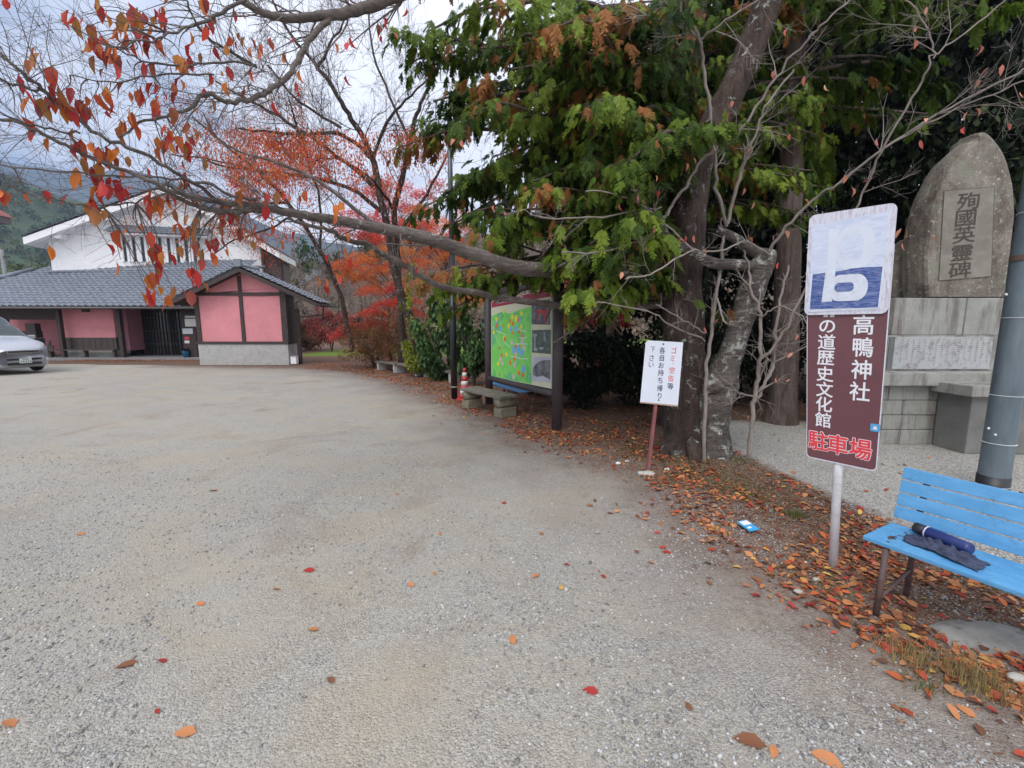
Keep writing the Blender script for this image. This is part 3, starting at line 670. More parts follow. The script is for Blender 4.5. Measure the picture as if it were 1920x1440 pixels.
mbb = MB(); SP = []; HD = []; PT = []; SZ = []; TT = []
def bough(p0, p1, ns, droop=.25, size=(.26, .46), spread=.42):
    ns = int(ns * 4.0); size = (size[0] * .46, size[1] * .66)
    L = (p1 - p0).length; mid = (p0 + p1) / 2 + Vector((R.gauss(0, .15), R.gauss(0, .15), .12 * L))
    P = fract([p0, mid, p1], 6); mbb.tube(P, [.045 * (1 - .8 * i / 12) * min(1, L / 3) + .004 for i in range(13)], 6, cap=False, wob=.05)
    az = math.atan2(p1.y - p0.y, p1.x - p0.x); patch = R.gauss(.46, .17)
    if R.random() < .05: patch = .95
    for k in range(ns):
        t = R.uniform(.18, 1) ** .8; q = P[min(int(t * 12), 12)]
        sd_ = R.choice((-1, 1)); a = az + sd_ * R.uniform(.2, 1.2); ofs = R.uniform(0, spread * (1.2 - .5 * t))
        base = q + Vector((math.cos(a) * ofs, math.sin(a) * ofs, -R.uniform(0, .25) * ofs - R.random() * .12))
        SP.append(base[:]); HD.append(a - PI / 2); PT.append(R.uniform(-1.55, -.35)); SZ.append(R.uniform(*size))
        qx, qy = proj((base.x, base.y, base.z - .12))
        if (900 < qx < 1060 and qy > 548) or (1150 < qx < 1330 and qy > 585) or qy > 612: SP.pop(); HD.pop(); PT.pop(); SZ.pop(); continue
        tn = patch + R.gauss(0, .16)
        if patch < .8: tn = min(tn, .81)
        if R.random() < .06: tn = R.uniform(.86, 1)
        TT.append(min(1, max(0, tn)))
# boughs the photograph shows, outline by outline, then the rest of the crown above and behind
for px, py, Y in [(800, 60, 7), (790, 130, 7.2), (812, 190, 7), (800, 250, 7.4), (850, 240, 6.6), (870, 330, 6.4), (835, 360, 7), (880, 400, 6.2), (850, 520, 6.6), (880, 535, 6.3), (915, 545, 6.6), (950, 430, 6.2), (930, 300, 6), (900, 180, 6), (900, 90, 6), (870, 20, 6), (960, 130, 5.8), (980, 220, 5.6), (1000, 340, 5.6), (1010, 60, 5.5), (1040, 420, 5.4), (1060, 480, 5.2), (1080, 545, 5.1), (1110, 500, 5.0), (1150, 470, 4.9), (1140, 555, 5.2), (1100, 400, 5.2), (1090, 300, 5.2), (1080, 200, 5.2), (1100, 100, 5.2), (1130, 30, 5.2), (1180, 330, 5.0), (1190, 420, 5.0), (1180, 230, 5.1), (1190, 120, 5.2), (1210, 40, 5.2), (1230, 260, 4.9), (1250, 270, 4.8), (1050, 360, 7), (960, 500, 7.2), (850, 420, 8), (980, 50, 7.5), (870, 120, 8), (1010, 270, 8), (1150, 150, 8), (1200, 520, 7.6), (1100, 460, 8), (1210, 370, 7.0)]:
    p1 = at(px, py, Y); h = min(max(p1.z + R.uniform(-.1, .5), 1.9), 9); p0 = Vector((cyb.x, cyb.y, h))
    bough(p0, p1, 30)
    for k in range(2):
        q = p0.lerp(p1, R.uniform(.5, .85)); bough(q, q + (p1 - p0).normalized() * R.uniform(.5, 1) + Vector((R.uniform(-.8, .8), R.uniform(-.6, .6), R.uniform(-.6, .4))), 14, size=(.24, .40))
for px, py, Y in [(1390, 110, 6.4), (1420, 190, 6.2), (1450, 240, 6.0), (1500, 200, 6.2), (1520, 320, 6.1), (1480, 330, 6.0), (1540, 350, 6.2), (1420, 330, 6.6), (1460, 50, 6.6), (1360, 30, 6.4), (1520, 110, 7), (1390, 280, 6.3), (1440, 400, 6.6), (1500, 400, 6.6), (1340, 200, 6.6), (1330, 330, 6.6), (1550, 260, 7)]:
    p1 = at(px, py, Y); bough(Vector((cyb.x, cyb.y, max(2.2, p1.z + .2))), p1, 20, size=(.2, .36))
for k in range(60):
    h = R.uniform(4.5, 12.5); a = R.uniform(0, 2 * PI); L = (13.6 - h) * .38 * R.uniform(.7, 1.1)
    if math.sin(a) < -.3: L *= .6
    bough(Vector((cyb.x, cyb.y, h)), Vector((cyb.x + L * math.cos(a), cyb.y + L * math.sin(a), h + .1 * L)), 22, size=(.3, .5))
mbb.build('bough', BARK_S, cy, True)
sprays('foliage', np.array(SP), np.array(HD), np.array(PT), np.array(SZ), np.array(TT), CYP, cy)
# ================= cedar with straight trunk, dark wood behind
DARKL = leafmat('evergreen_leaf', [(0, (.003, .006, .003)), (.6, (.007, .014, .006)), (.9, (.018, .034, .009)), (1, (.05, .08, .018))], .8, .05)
SHRUBL = leafmat('shrub_leaf', [(0, (.02, .04, .015)), (.5, (.05, .10, .03)), (.85, (.09, .17, .05)), (1, (.20, .27, .06))], .4, .2)
def cloud(n, cen, rad, lumps=26, lr=.35, hollow=.35, low=-1):
    """points in an uneven crown: many small lumps spread through an ellipsoid"""
    L = []
    while len(L) < lumps:
        v = Vector((R.gauss(0, 1), R.gauss(0, 1), R.gauss(0, 1))).normalized() * R.uniform(hollow, 1) ** .6
        if v.z < low: continue
        L.append((v.x, v.y, v.z, R.uniform(.5, 1.2) * lr, R.uniform(0, 1)))
    L = np.array(L); i = NR.integers(0, len(L), n)
    d = NR.normal(0, 1, (n, 3)); d /= np.linalg.norm(d, axis=1)[:, None]; d *= NR.uniform(.3, 1, n)[:, None] ** .5
    P = (L[i, :3] + d * L[i, 3:4]) * np.array(rad) + np.array(cen)
    return P, L[i, 4]
def tri_crown(name, P, tint, size, mat, parent, pitch=(-2.4, .4), tv=DIAV, tf=DIAF):
    n = len(P); M = rotmats(NR.uniform(0, 6.28, n), NR.uniform(pitch[0], pitch[1], n), NR.uniform(-.7, .7, n))
    V, Fc = replicate(tv, tf, P, M, NR.uniform(size[0], size[1], n)); return mk(name, arr_mesh(name, V, Fc, np.repeat(np.clip(tint, 0, 1), len(tv))), mat, parent)
cb = G(1470, 792)
ce = thing('cedar_tree', (cb.x, cb.y, 0), 'straight grey-brown cedar trunk standing on the pale gravel right of the leaning cherry', 'tree')
P, r = gpath([(1462, 800, cb.y, 32.8), (1466, 770, cb.y, 26.5), (1470, 700, cb.y, 23.4), (1474, 600, cb.y, 21.8), (1478, 480, cb.y, 20.3), (1482, 350, cb.y, 18.7), (1486, 200, cb.y, 17.2), (1492, 0, cb.y, 15.6), (1500, -300, cb.y, 11.7), (1510, -700, cb.y, 6)], 3)
mb = MB(); mb.tube(P, r, 18, wob=.10, seed=2); mb.build('trunk', BARK_S, ce, True)
mbb = MB(); SP = []; HD = []; PT = []; SZ = []; TT = []
for k in range(70):
    h = R.uniform(4.6, 11.5); a = R.uniform(0, 2 * PI); L = (12.6 - h) * .34 * R.uniform(.6, 1.1); q = Vector((cb.x, cb.y, h))
    bough(q, q + Vector((L * math.cos(a), L * math.sin(a) , -.1 * L)), 18, size=(.3, .5))
TT = [min(t, .5) for t in TT]
mbb.build('bough', BARK_S, ce, True); sprays('foliage', np.array(SP), np.array(HD), np.array(PT), np.array(SZ), np.array(TT), CYP, ce)

def wood_tree(x, y, h, w_, label, cat='tree', name='evergreen_tree', n=15000, low=.15, src=None, tall=.5, trunk=.16, group=None, mat=None, size=(.12, .24)):
    o = thing(name, (x, y, 0), label, cat, group)
    mb = MB(); mb.tube([Vector((x + .1 * math.sin(z), y, z)) for z in np.linspace(-.1, h * .85, 10)], list(np.linspace(trunk, trunk * .3, 10)), 9, wob=.08)
    for k in range(9):
        z = R.uniform(h * low, h * .8); a = R.uniform(0, 6.28); L = w_ * .7
        mb.tube([Vector((x, y, z)), Vector((x + L * .5 * math.cos(a), y + L * .5 * math.sin(a), z + L * .25)), Vector((x + L * math.cos(a), y + L * math.sin(a), z + L * .35))], [trunk * .35, trunk * .2, .01], 5)
    mb.build('trunk', BARK_S, o, True)
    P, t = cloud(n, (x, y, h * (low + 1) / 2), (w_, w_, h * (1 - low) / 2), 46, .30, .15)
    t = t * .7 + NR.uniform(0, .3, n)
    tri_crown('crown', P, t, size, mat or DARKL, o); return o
WOODS = [(5.2, 11.5, 11, 2.6, 'dark evergreen behind the cedar trunk'), (8.6, 11.2, 12, 2.9, 'dark evergreen behind the parking sign and the stone monument'),
         (12.2, 10.8, 13, 3.1, 'dark evergreen at the right, directly behind the memorial stone'), (15.8, 11.5, 13, 3.2, 'dark evergreen at the far right edge behind the steel pole'),
         (3.0, 13.5, 10, 2.4, 'dark evergreen seen through the cypress boughs behind the map board'), (7.0, 15.5, 13, 3.0, 'second row evergreen behind the cedar'),
         (11.0, 15.5, 14, 3.2, 'second row evergreen left of the memorial stone'), (15.5, 16.5, 15, 3.6, 'tall second row evergreen right of the memorial stone'), (20, 14, 14, 3.8, 'evergreen at the far right, mostly beyond the frame'), (4.5, 19, 12, 3.2, 'farthest evergreen seen between the two trunks')]
for i, (x, y, h, w_, lab) in enumerate(WOODS):
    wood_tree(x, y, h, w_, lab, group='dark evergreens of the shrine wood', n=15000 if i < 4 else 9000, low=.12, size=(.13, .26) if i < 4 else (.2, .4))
def shrub(name, x, y, h, w_, label, mat, n=5000, size=(.05, .1), lumps=30, cat='shrub', group=None, d_=None, pitch=(-2.4, .4), tf=None, stems=7, zc=.52):
    o = thing(name, (x, y, 0), label, cat, group)
    mb = MB()
    for k in range(stems):
        a = R.uniform(0, 6.28); rr = w_ * R.uniform(.2, .7)
        mb.tube([Vector((x, y, -.02)), Vector((x + rr * .4 * math.cos(a), y + rr * .4 * math.sin(a), h * .4)), Vector((x + rr * math.cos(a), y + rr * math.sin(a), h * R.uniform(.6, .9)))], [.025, .016, .004], 5)
    mb.build('stem', TWIGD, o, True)
    P, t = cloud(n, (x, y, h * zc), (w_, d_ or w_, h * .46), lumps, .34, .1)
    P[:, 2] = np.maximum(P[:, 2], .03)
    tri_crown('foliage', P, t * .7 + NR.uniform(0, .3, n), size, mat, o, pitch); return o
for x, y, h, w_, lab in [(1.6, 9.2, 1.7, 1.0, 'dark leafy shrub directly behind the right post of the map board'), (2.9, 9.0, 1.9, 1.1, 'dark shrub left of the big trunk behind the litter sign'), (4.3, 9.3, 2.1, 1.2, 'dark shrub between the leaning cherry and the cedar'), (6.0, 9.4, 2.3, 1.3, 'dark shrub behind the parking sign'), (7.8, 9.6, 2.5, 1.4, 'dark shrub behind the left end of the stone base'), (10.0, 9.4, 3.0, 1.6, 'tall dark shrub right behind the memorial stone'), (12.6, 9.2, 3.0, 1.7, 'dark shrub at the right edge behind the wall'), (.4, 10.8, 1.6, .9, 'dark shrub behind the green map panel')]:
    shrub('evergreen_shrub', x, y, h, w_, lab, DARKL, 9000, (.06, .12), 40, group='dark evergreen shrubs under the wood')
# glossy green shrub with pale flower heads by the black pole
sb = G(832, 742)
shrub('fatsia_shrub', at(822, 640, 13.3).x, 13.3, 2.5, .85, 'glossy green broad-leaved shrub with pale flower heads left of the black pole', SHRUBL, 3000, (.12, .22), 26, pitch=(-2.0, -.6))
FLW = leafmat('flower_heads', [(0, (.42, .48, .22)), (1, (.62, .62, .40))], .6, .2)
o = shrub('fatsia_shrub', at(888, 640, 12.2).x, 12.2, 2.2, .6, 'green broad-leaved shrub between the black pole and the map board', SHRUBL, 2400, (.12, .22), 22, pitch=(-2.0, -.6))
for k in range(8):
    P, t = cloud(70, (at(838, 640, 12.6).x + R.uniform(-.5, .5), 12.45 + R.uniform(-.1, .1), 2.05 + R.uniform(-.5, .45)), (.10, .10, .13), 3, .5, .2); tri_crown('flower_head', P, t, (.025, .05), FLW, o)
shrub('bamboo_shrub', at(788, 640, 14.2).x, 14.2, 1.5, .6, 'low yellow-green fine-leaved shrub behind the log benches', leafmat('bamboo_leaf', [(0, (.10, .15, .02)), (1, (.36, .40, .04))], .5, .3), 2600, (.06, .13), 20)
shrub('bamboo_shrub', at(766, 640, 14.4).x, 14.6, 3.1, .5, 'yellow-green spray of leaves against the leaning dark trunk', leafmat('lime_leaf', [(0, (.14, .22, .02)), (1, (.42, .46, .04))], .5, .3), 900, (.06, .13), 10, zc=.85)
# maples
MAPR = leafmat('maple_red', [(0, (.60, .05, .05)), (.5, (.80, .09, .08)), (.8, (.84, .18, .08)), (1, (.85, .32, .08))], .5, .5)
MAPO = leafmat('maple_orange', [(0, (.78, .11, .07)), (.4, (.84, .22, .06)), (.85, (.86, .42, .07)), (1, (.62, .36, .10))], .5, .5)
BRNL = leafmat('dodan_leaf', [(0, (.12, .06, .035)), (.4, (.26, .12, .06)), (.7, (.22, .16, .06)), (.9, (.38, .12, .07)), (1, (.42, .06, .05))], .6, .3)
STARV = []; STARF = []
for k in range(5):
    a = math.radians(90 + (k - 2) * 62); L = (1, .9, .65)[abs(k - 2)]; o = len(STARV)
    STARV += [(0, 0, 0), (.30 * math.cos(a - .38), .30 * math.sin(a - .38), .02), (L * math.cos(a), L * math.sin(a), -.08), (.30 * math.cos(a + .38), .30 * math.sin(a + .38), .02)]
    STARF += [(o, o + 1, o + 2), (o, o + 2, o + 3)]
def maple(base, pads, label, mat, per=520, name='maple_tree', size=(.04, .07), lean=(0, 0), trunk=.08, rad=(.62, .5, .13)):
    """layered foliage: each pad is a flat drooping tier at the end of its own branch"""
    o = thing(name, (base[0], base[1], 0), label, 'tree'); mb = MB(); PP = []; TT_ = []
    top = max(p[2] for p in pads); b = Vector((base[0], base[1], -.05))
    def axis_pt(z): return b + Vector((lean[0] * z / top, lean[1] * z / top, z))
    mb.tube([axis_pt(top * .9 * i / 8) + Vector((.06 * math.sin(i * 1.7), .05 * math.cos(i), 0)) for i in range(9)], list(np.linspace(trunk, .02, 9)), 9, wob=.1)
    for p in pads:
        c = Vector(p[:3]); q = axis_pt(max(.3, c.z * .72)); m_ = (q + c) / 2 + Vector((0, 0, .12))
        mb.tube(fract([q, m_, c], 4), interp([.028, .018, .006], 4), 5, cap=False)
        s_ = p[3] if len(p) > 3 else 1; n = int(per * s_ * s_)
        for kk in range(7):
            a = R.uniform(0, 6.28); e = c + Vector((math.cos(a) * rad[0] * s_, math.sin(a) * rad[1] * s_, -.18 * s_)); mb.tube([c, (c + e) / 2 + Vector((0, 0, .03)), e], [.006, .004, .002], 3, cap=False)
        a = NR.uniform(0, 6.28, n); rr = np.sqrt(NR.random(n)) * (1 + .25 * np.sin(a * 5 + p[0] * 9))
        x_ = rr * np.cos(a) * rad[0] * s_; y_ = rr * np.sin(a) * rad[1] * s_
        z_ = NR.normal(0, rad[2] * .5, n) - .26 * rr ** 2 * s_ + .05
        PP.append(np.stack([x_, y_, z_], 1) + np.array(c[:])); TT_.append(np.clip(NR.normal(R.uniform(.25, .75), .18, n), 0, 1))
    mb.build('trunk', TWIGD, o, True)
    P = np.concatenate(PP); tri_crown('crown', P, np.concatenate(TT_), size, mat, o, (-.9, .5), STARV, STARF); return o
def pads(lst, Y, dy=.5):
    return [tuple(at(px, py, Y + R.uniform(-dy, dy))) + (s_,) for px, py, s_ in lst]
maple((at(725, 660, 18)[0], 18.4), pads([(735, 568, 1.1), (700, 585, .9), (760, 560, .9), (665, 612, .8), (640, 628, .6), (700, 605, .7), (745, 540, .7), (770, 585, .8), (690, 545, .6), (725, 610, .9), (655, 618, .6)], 18.0), 'bright red maple with drooping tiers above the brown shrub beyond the log benches', MAPR, 1500, rad=(.86, .7, .16))
maple((at(745, 650, 19.5)[0], 19.7), pads([(650, 495, .9), (680, 520, .9), (655, 515, .7), (700, 505, .9), (735, 500, 1), (760, 525, .9), (790, 520, .9), (700, 540, .7), (720, 470, .9), (780, 490, 1), (670, 480, .7), (640, 505, .5), (690, 488, .7), (755, 470, .8)], 19.2, .7), 'orange and red maple behind the leaning dark trunk', MAPO, 1400, rad=(.85, .7, .2))
maple((at(835, 640, 20)[0], 20.6), pads([(780, 420, .9), (820, 415, 1), (860, 420, 1), (800, 440, .9), (840, 445, 1), (880, 430, .9), (810, 470, .9), (850, 480, 1), (900, 480, 1), (900, 520, 1), (830, 520, .9), (880, 560, 1), (940, 520, 1), (760, 440, .8), (780, 395, .6), (870, 400, .6)], 20.2, .8), 'orange maple seen beneath the cypress around the upper part of the black pole', MAPO, 1300, rad=(.9, .7, .22))
maple((at(770, 640, 21)[0], 21.6), pads([(720, 345, .7), (705, 360, .8), (760, 350, .5), (790, 365, .8), (745, 385, .8), (780, 390, .7), (800, 395, .8), (740, 415, .9), (700, 410, .8), (770, 425, .9), (820, 345, .5), (660, 400, .7), (800, 425, .9), (640, 430, .7), (680, 440, .8), (720, 445, .8)], 21.2, .8), 'tall thin red maple with gaps of sky left of the cypress', MAPR, 1500, rad=(.9, .7, .28), size=(.05, .08))
maple((1.35, 10.4), pads([(1070, 560, .9), (1085, 590, .9), (1110, 575, .8), (1060, 600, .7), (1140, 560, .7), (1130, 590, .6), (1065, 540, .6), (1165, 600, .5)], 10.0, .4), 'red maple glowing behind the right post of the map board', MAPR, 900, size=(.03, .05), rad=(.42, .35, .14))
maple((at(1124, 720, 8.8)[0], 8.9), pads([(1124, 677, .35), (1118, 682, .25)], 8.6, .1), 'tiny red maple seedling low in the dark shrubs behind the litter sign', MAPR, 200, size=(.03, .05), trunk=.015, rad=(.3, .3, .1))
shrub('dodan_shrub', at(700, 660, 17.6)[0], 17.6, 2.1, 1.35, 'rounded brown and russet shrub beside the lawn beyond the log benches', BRNL, 16000, (.04, .075), 60)
shrub('dodan_shrub', at(755, 660, 16.5)[0], 16.6, 2.2, 1.1, 'russet shrub between the red maple and the green broad-leaved shrub', BRNL, 12000, (.04, .075), 50)
shrub('dodan_shrub', at(560, 640, 30)[0], 31, 2.6, 1.8, 'reddish brown shrub right of the pink annex roof beyond the lawn', BRNL, 4000, (.12, .2), 24)
shrub('red_shrub', at(595, 620, 27)[0], 29, 3.0, 1.5, 'dull pink-red shrub just right of the annex eave', leafmat('dull_red', [(0, (.22, .05, .05)), (1, (.50, .12, .10))], .6, .3), 3200, (.1, .18), 20)
for i, (px, Y, h) in enumerate([(548, 60, 3.0), (590, 62, 3.4), (640, 60, 3.6), (690, 58, 3.6)]):
    q = at(px, 640, Y); shrub('hedge_shrub', q.x, Y, h, 3.0, ('dark hedge clump behind the annex corner', 'dark hedge clump at the back of the lawn, left part', 'dark hedge clump at the back of the lawn, middle', 'dark hedge clump at the back of the lawn, behind the russet shrub')[i], DARKL, 2600, (.3, .5), 18, group='dark hedge behind the lawn')
# --- cherries with bare crowns in the middle distance
FARL = leafmat('far_cherry_leaf', [(0, (.66, .07, .06)), (.5, (.80, .17, .06)), (.9, (.72, .30, .08)), (1, (.40, .10, .06))], .5, .45)
def bare(name, base, lst, label, cnt, L, lvl, lf, size, kids=4, group=None, mat=TWIGD, bk=BARK_O, leafbox=None, up=.3):
    o = thing(name, base, label, 'tree', group); mb = MB(); mt = MB(); tips = []
    for pp in lst:
        P, r = gpath(pp, 4, .02); r = [q * .66 for q in r]; mb.tube(P, r, 9, wob=.1, cap=False)
        branch_on(mt, P, r, cnt, L, lvl, tips, .3, 1, up, .28, bias=Vector((0, 0, .3)), kids=kids, seg=.25, wig=.2, rmin=.0028)
    mb.build('trunk', bk, o, True); mt.build('twig', mat, o, True)
    P = np.array([t[0][:] for t in tips]); 
    if leafbox is not None: keep = np.array([leafbox(p) for p in P]) & (NR.random(len(P)) < lf)
    else: keep = NR.random(len(P)) < lf
    P = P[keep]
    if len(P):
        P = np.repeat(P, 4, 0) + NR.normal(0, .09, (len(P) * 4, 3)); leaves('foliage', P, size, FARL, o, (-2.2, -.8))
    return o
b6 = at(795, 650, 14.6); b6.z = 0
def lowleaf(p):
    qx, qy = proj(p); return 380 < qx < 850 and 245 < qy < 460 and R.random() < (.9 if qx > 430 else .35)
bare('cherry_tree', b6, [[(798, 690, 14.6, 14), (790, 640, 14.6, 12), (765, 590, 14.6, 11), (742, 520, 14.6, 10), (728, 440, 14.6, 9.5), (712, 360, 14.6, 9), (695, 290, 14.6, 8), (665, 235, 14.4, 7), (640, 190, 14.2, 6), (605, 140, 14.0, 5), (570, 95, 13.8, 4), (530, 40, 13.6, 3), (500, -30, 13.6, 2)],
      [(700, 300, 14.6, 6), (650, 255, 14.2, 5), (590, 250, 13.8, 4), (520, 250, 13.4, 3), (440, 240, 13.0, 2)],
      [(700, 350, 14.6, 6), (630, 290, 14.1, 5), (540, 230, 13.6, 4), (470, 190, 13.2, 3), (400, 150, 12.8, 2)],
      [(595, 130, 14.0, 4), (620, 80, 14.0, 3), (645, 40, 14.0, 2)], [(700, 300, 14.6, 5), (725, 230, 14.6, 4), (760, 190, 14.6, 3), (800, 150, 14.6, 2)],
      [(720, 400, 14.6, 6), (650, 350, 14.0, 5), (560, 330, 13.4, 4), (460, 320, 12.8, 3), (380, 300, 12.4, 2)], [(640, 240, 14.2, 4), (560, 190, 13.8, 3), (500, 120, 13.4, 2)]],
     'mostly bare cherry with a leaning dark trunk rising behind the row of low benches', 15, (.8, 2.2), 2, .95, (.06, .10), 6, leafbox=lowleaf)
b7 = at(757, 640, 13.5 + 2); b7.z = 0
bare('cherry_tree', b7, [[(757, 660, 15.5, 9), (750, 560, 15.5, 8), (745, 470, 15.5, 8), (740, 390, 15.5, 8), (758, 320, 15.5, 7), (768, 262, 15.5, 6), (781, 217, 15.5, 5), (800, 170, 15.5, 4), (840, 90, 15.5, 3), (870, 20, 15.5, 2)],
      [(768, 262, 15.5, 4), (730, 180, 15.5, 3), (700, 100, 15.5, 2.5), (690, 20, 15.5, 2)], [(745, 440, 15.5, 5), (790, 380, 15.5, 4), (830, 310, 15.5, 3), (850, 250, 15.5, 2)], [(742, 400, 15.5, 4), (700, 340, 13.3, 3), (640, 300, 13, 2), (590, 300, 13, 2)]],
     'second bare cherry with upright grey trunk left of the cypress', 13, (.9, 2.4), 2, .8, (.06, .10), 5, leafbox=lowleaf)
b8 = at(600, 640, 17); b8.z = 0
bare('cherry_tree', (b8.x + 1.5, 17, 0), [[(660, 660, 17, 7), (640, 560, 17, 6), (600, 470, 16.5, 6), (540, 380, 16, 5), (480, 320, 15.5, 4), (420, 270, 15, 3), (360, 220, 14.5, 2)], [(600, 470, 16.5, 4), (600, 380, 16, 3), (570, 280, 15.5, 3), (540, 180, 15, 2)],
      [(540, 380, 16, 4), (450, 380, 15, 3), (360, 370, 14, 2), (300, 380, 15.5, 1.5)], [(560, 400, 16, 3), (500, 430, 15, 2.5), (440, 450, 14.5, 2), (400, 480, 14, 1.5)], [(480, 320, 15.5, 3), (400, 300, 14.6, 2), (320, 290, 14, 1.6)]],
     'fine-twigged cherry with small orange-red leaves in front of the white gable', 10, (.7, 1.9), 2, .8, (.06, .09), 5, leafbox=lambda p: R.random() < (.8 if proj(p)[0] > 430 else .22))
# ================= buildings
PLASTER = plain('white_plaster', (.80, .80, .82), .85, .04, 3, .05, dirt=(.66, .66, .68))
PINK = plain('pink_plaster', (.64, .25, .28), .9, .09, 1.2, .12, dirt=(.52, .22, .235))
WOODD = plain('dark_wood', (.045, .030, .028), .65, .3, 9, .2)
WOODW = plain('wainscot_wood', (.075, .058, .052), .7, .25, 9, .2)
CONC = plain('concrete', (.40, .40, .385), .9, .12, 4, .25, dirt=(.27, .27, .25))
SLAB = plain('porch_slab', (.22, .22, .22), .9, .15, 5, .2)
TILE = plain('roof_tile', (.17, .19, .225), .45, .28, 5, .1, dirt=(.22, .24, .26), spec=.6)
GLASSD = plain('dark_glass', (.02, .03, .035), .08, .1, 3, 0)
PAPER = plain('paper', (.62, .62, .60), .8, .1, 20, 0)
def tile_roof(A, B, C, D, w=.27, ex=.25, amp=.022):
    w *= 1.15; ex *= 1.1; amp *= 1.35
    A, B, C, D = map(Vector, (A, B, C, D)); e = (B - A); L = e.length; e.normalize()
    sv = (D - A) - e * (D - A).dot(e); H = sv.length; sv.normalize(); N = e.cross(sv)
    if N.z < 0: N = -N
    dl = (D - A).dot(e); dr = (C - A).dot(e) - L
    nr = max(2, int(round(H / ex))); ex = H / nr; mb = MB()
    S = np.arange(-abs(dl) - 0.0, L + abs(dr) + w, w / 6)
    def wave(s): 
        x = (s / w) % 1.0; return amp * (math.sin(2 * PI * x) + .35 * math.sin(4 * PI * x + .6))
    for j in range(nr):
        rows = []
        for t, hh in ((j * ex - .012, -.005), (j * ex - .012, .042), ((j + 1) * ex, .0)):
            lo = dl * t / H; hi = L + dr * t / H; row = []
            for s in S:
                c = min(max(s, lo), hi); row.append(A + e * c + sv * t + N * (hh + wave(c) + amp))
            rows.append(row)
        o = len(mb.v); n = len(S)
        for row in rows: mb.v += [tuple(p) for p in row]
        for a in range(2):
            for i in range(n - 1):
                q = [o + a * n + i, o + a * n + i + 1, o + (a + 1) * n + i + 1, o + (a + 1) * n + i]
                if (Vector(mb.v[q[0]]) - Vector(mb.v[q[1]])).length > 1e-5 or (Vector(mb.v[q[2]]) - Vector(mb.v[q[3]])).length > 1e-5: mb.f.append(tuple(q))
    return mb
Z0 = Vector((0, 0, 1))
# ---- white storehouse hall
PL = at(97, 500, 24.6); PR = at(490, 500, 27.0); PL.z = PR.z = 0
U = (PR - PL).normalized(); WN = Vector((U.y, -U.x, 0)); WL = (PR - PL).length
hall = thing('storehouse_building', PL, 'large white plastered hall with grey tiled gable roof and a row of slit windows', 'building')
vp = PL + WN * .75
tipL = hit(42, 443, vp, WN); apx = hit(312, 346, vp, WN); tipR = hit(522, 470, vp, WN)
def on(u, z, n=0.0): return PL + U * u + Vector((0, 0, z)) + WN * n
def uz(p): return ((p - PL).dot(U), p.z)
uL, zL = uz(tipL); uA, zA = uz(apx); uR, zR = uz(tipR); DEP = 2.6
def roofz(u): return zL + (zA - zL) * (u - uL) / (uA - uL) if u < uA else zR + (zA - zR) * (uR - u) / (uR - uA)
TH = .42
mb = MB()
poly = [(0, 0), (WL, 0), (WL, roofz(WL) - TH + .02), (uA, zA - TH + .02), (0, roofz(0) - TH + .02)]
k = len(poly); mb.add([on(u, z, 0) for u, z in poly] + [on(u, z, -DEP) for u, z in poly], [tuple(range(k)), tuple(range(k, 2 * k))[::-1]] + [(i, k + i, k + (i + 1) % k, (i + 1) % k) for i in range(k)])
mb.build('wall', PLASTER, hall)
for (u0, z0, u1, z1) in ((uL, zL, uA, zA), (uA, zA, uR, zR)):
    mb = MB(); mb.hexa([on(u0, z0 - TH, .75), on(u1, z1 - TH, .75), on(u1, z1 - TH, -DEP - .5), on(u0, z0 - TH, -DEP - .5), on(u0, z0 - .06, .75), on(u1, z1 - .06, .75), on(u1, z1 - .06, -DEP - .5), on(u0, z0 - .06, -DEP - .5)])
    mb.build('eave', PLASTER, hall)
    tr_ = tile_roof(on(u0, z0, -DEP - .6) if u0 < uA else on(u1, z1, .82), on(u0, z0, .82) if u0 < uA else on(u1, z1, -DEP - .6), on(uA, zA, .82) if u0 < uA else on(uA, zA, -DEP - .6), on(uA, zA, -DEP - .6) if u0 < uA else on(uA, zA, .82))
    tr_.build('roof', TILE, hall)
mb = MB(); mb.tube([on(uA, zA + .1, .9), on(uA, zA + .1, -DEP)], .16, 10); mb.build('ridge_cap', TILE, hall, True)
for px, py in ((120, 430), (210, 388)):
    p = hit(px, py, PL, WN); u, z = uz(p); z = roofz(u) - TH; mb = MB(); mb.hexa([on(u - .18, z - .22, .0), on(u + .18, z - .22, .0), on(u + .18, z - .22, .6), on(u - .18, z - .22, .6), on(u - .18, z + .1, .0), on(u + .18, z + .1, .0), on(u + .18, z + .1, .6), on(u - .18, z + .1, .6)]); mb.build('purlin_end', PLASTER, hall)
# slit windows between fins beneath a small tiled hood
for i, px in enumerate((236, 254, 270, 287, 303, 319, 335, 351, 366)):
    p = hit(px, 468, PL, WN); u, z = uz(p); zt = uz(hit(px, 444 + i * .6, PL, WN))[1]; zb_ = uz(hit(px, 490 + i * .4, PL, WN))[1]
    mb = MB(); mb.hexa([on(u - .09, zb_, 0), on(u + .09, zb_, 0), on(u + .09, zb_, .02), on(u - .09, zb_, .02), on(u - .09, zt, 0), on(u + .09, zt, 0), on(u + .09, zt, .02), on(u - .09, zt, .02)])
    wi = mb.build('window', GLASSD, hall)
    if i < 9:
        mb = MB()
        for du in (-.15, .15): mb.hexa([on(u + du - .06, zb_ - .03, 0), on(u + du + .06, zb_ - .03, 0), on(u + du + .06, zb_ - .03, .12), on(u + du - .06, zb_ - .03, .12), on(u + du - .06, zt + .04, 0), on(u + du + .06, zt + .04, 0), on(u + du + .06, zt + .04, .12), on(u + du - .06, zt + .04, .12)])
        mb.build('window_frame', PLASTER, wi)
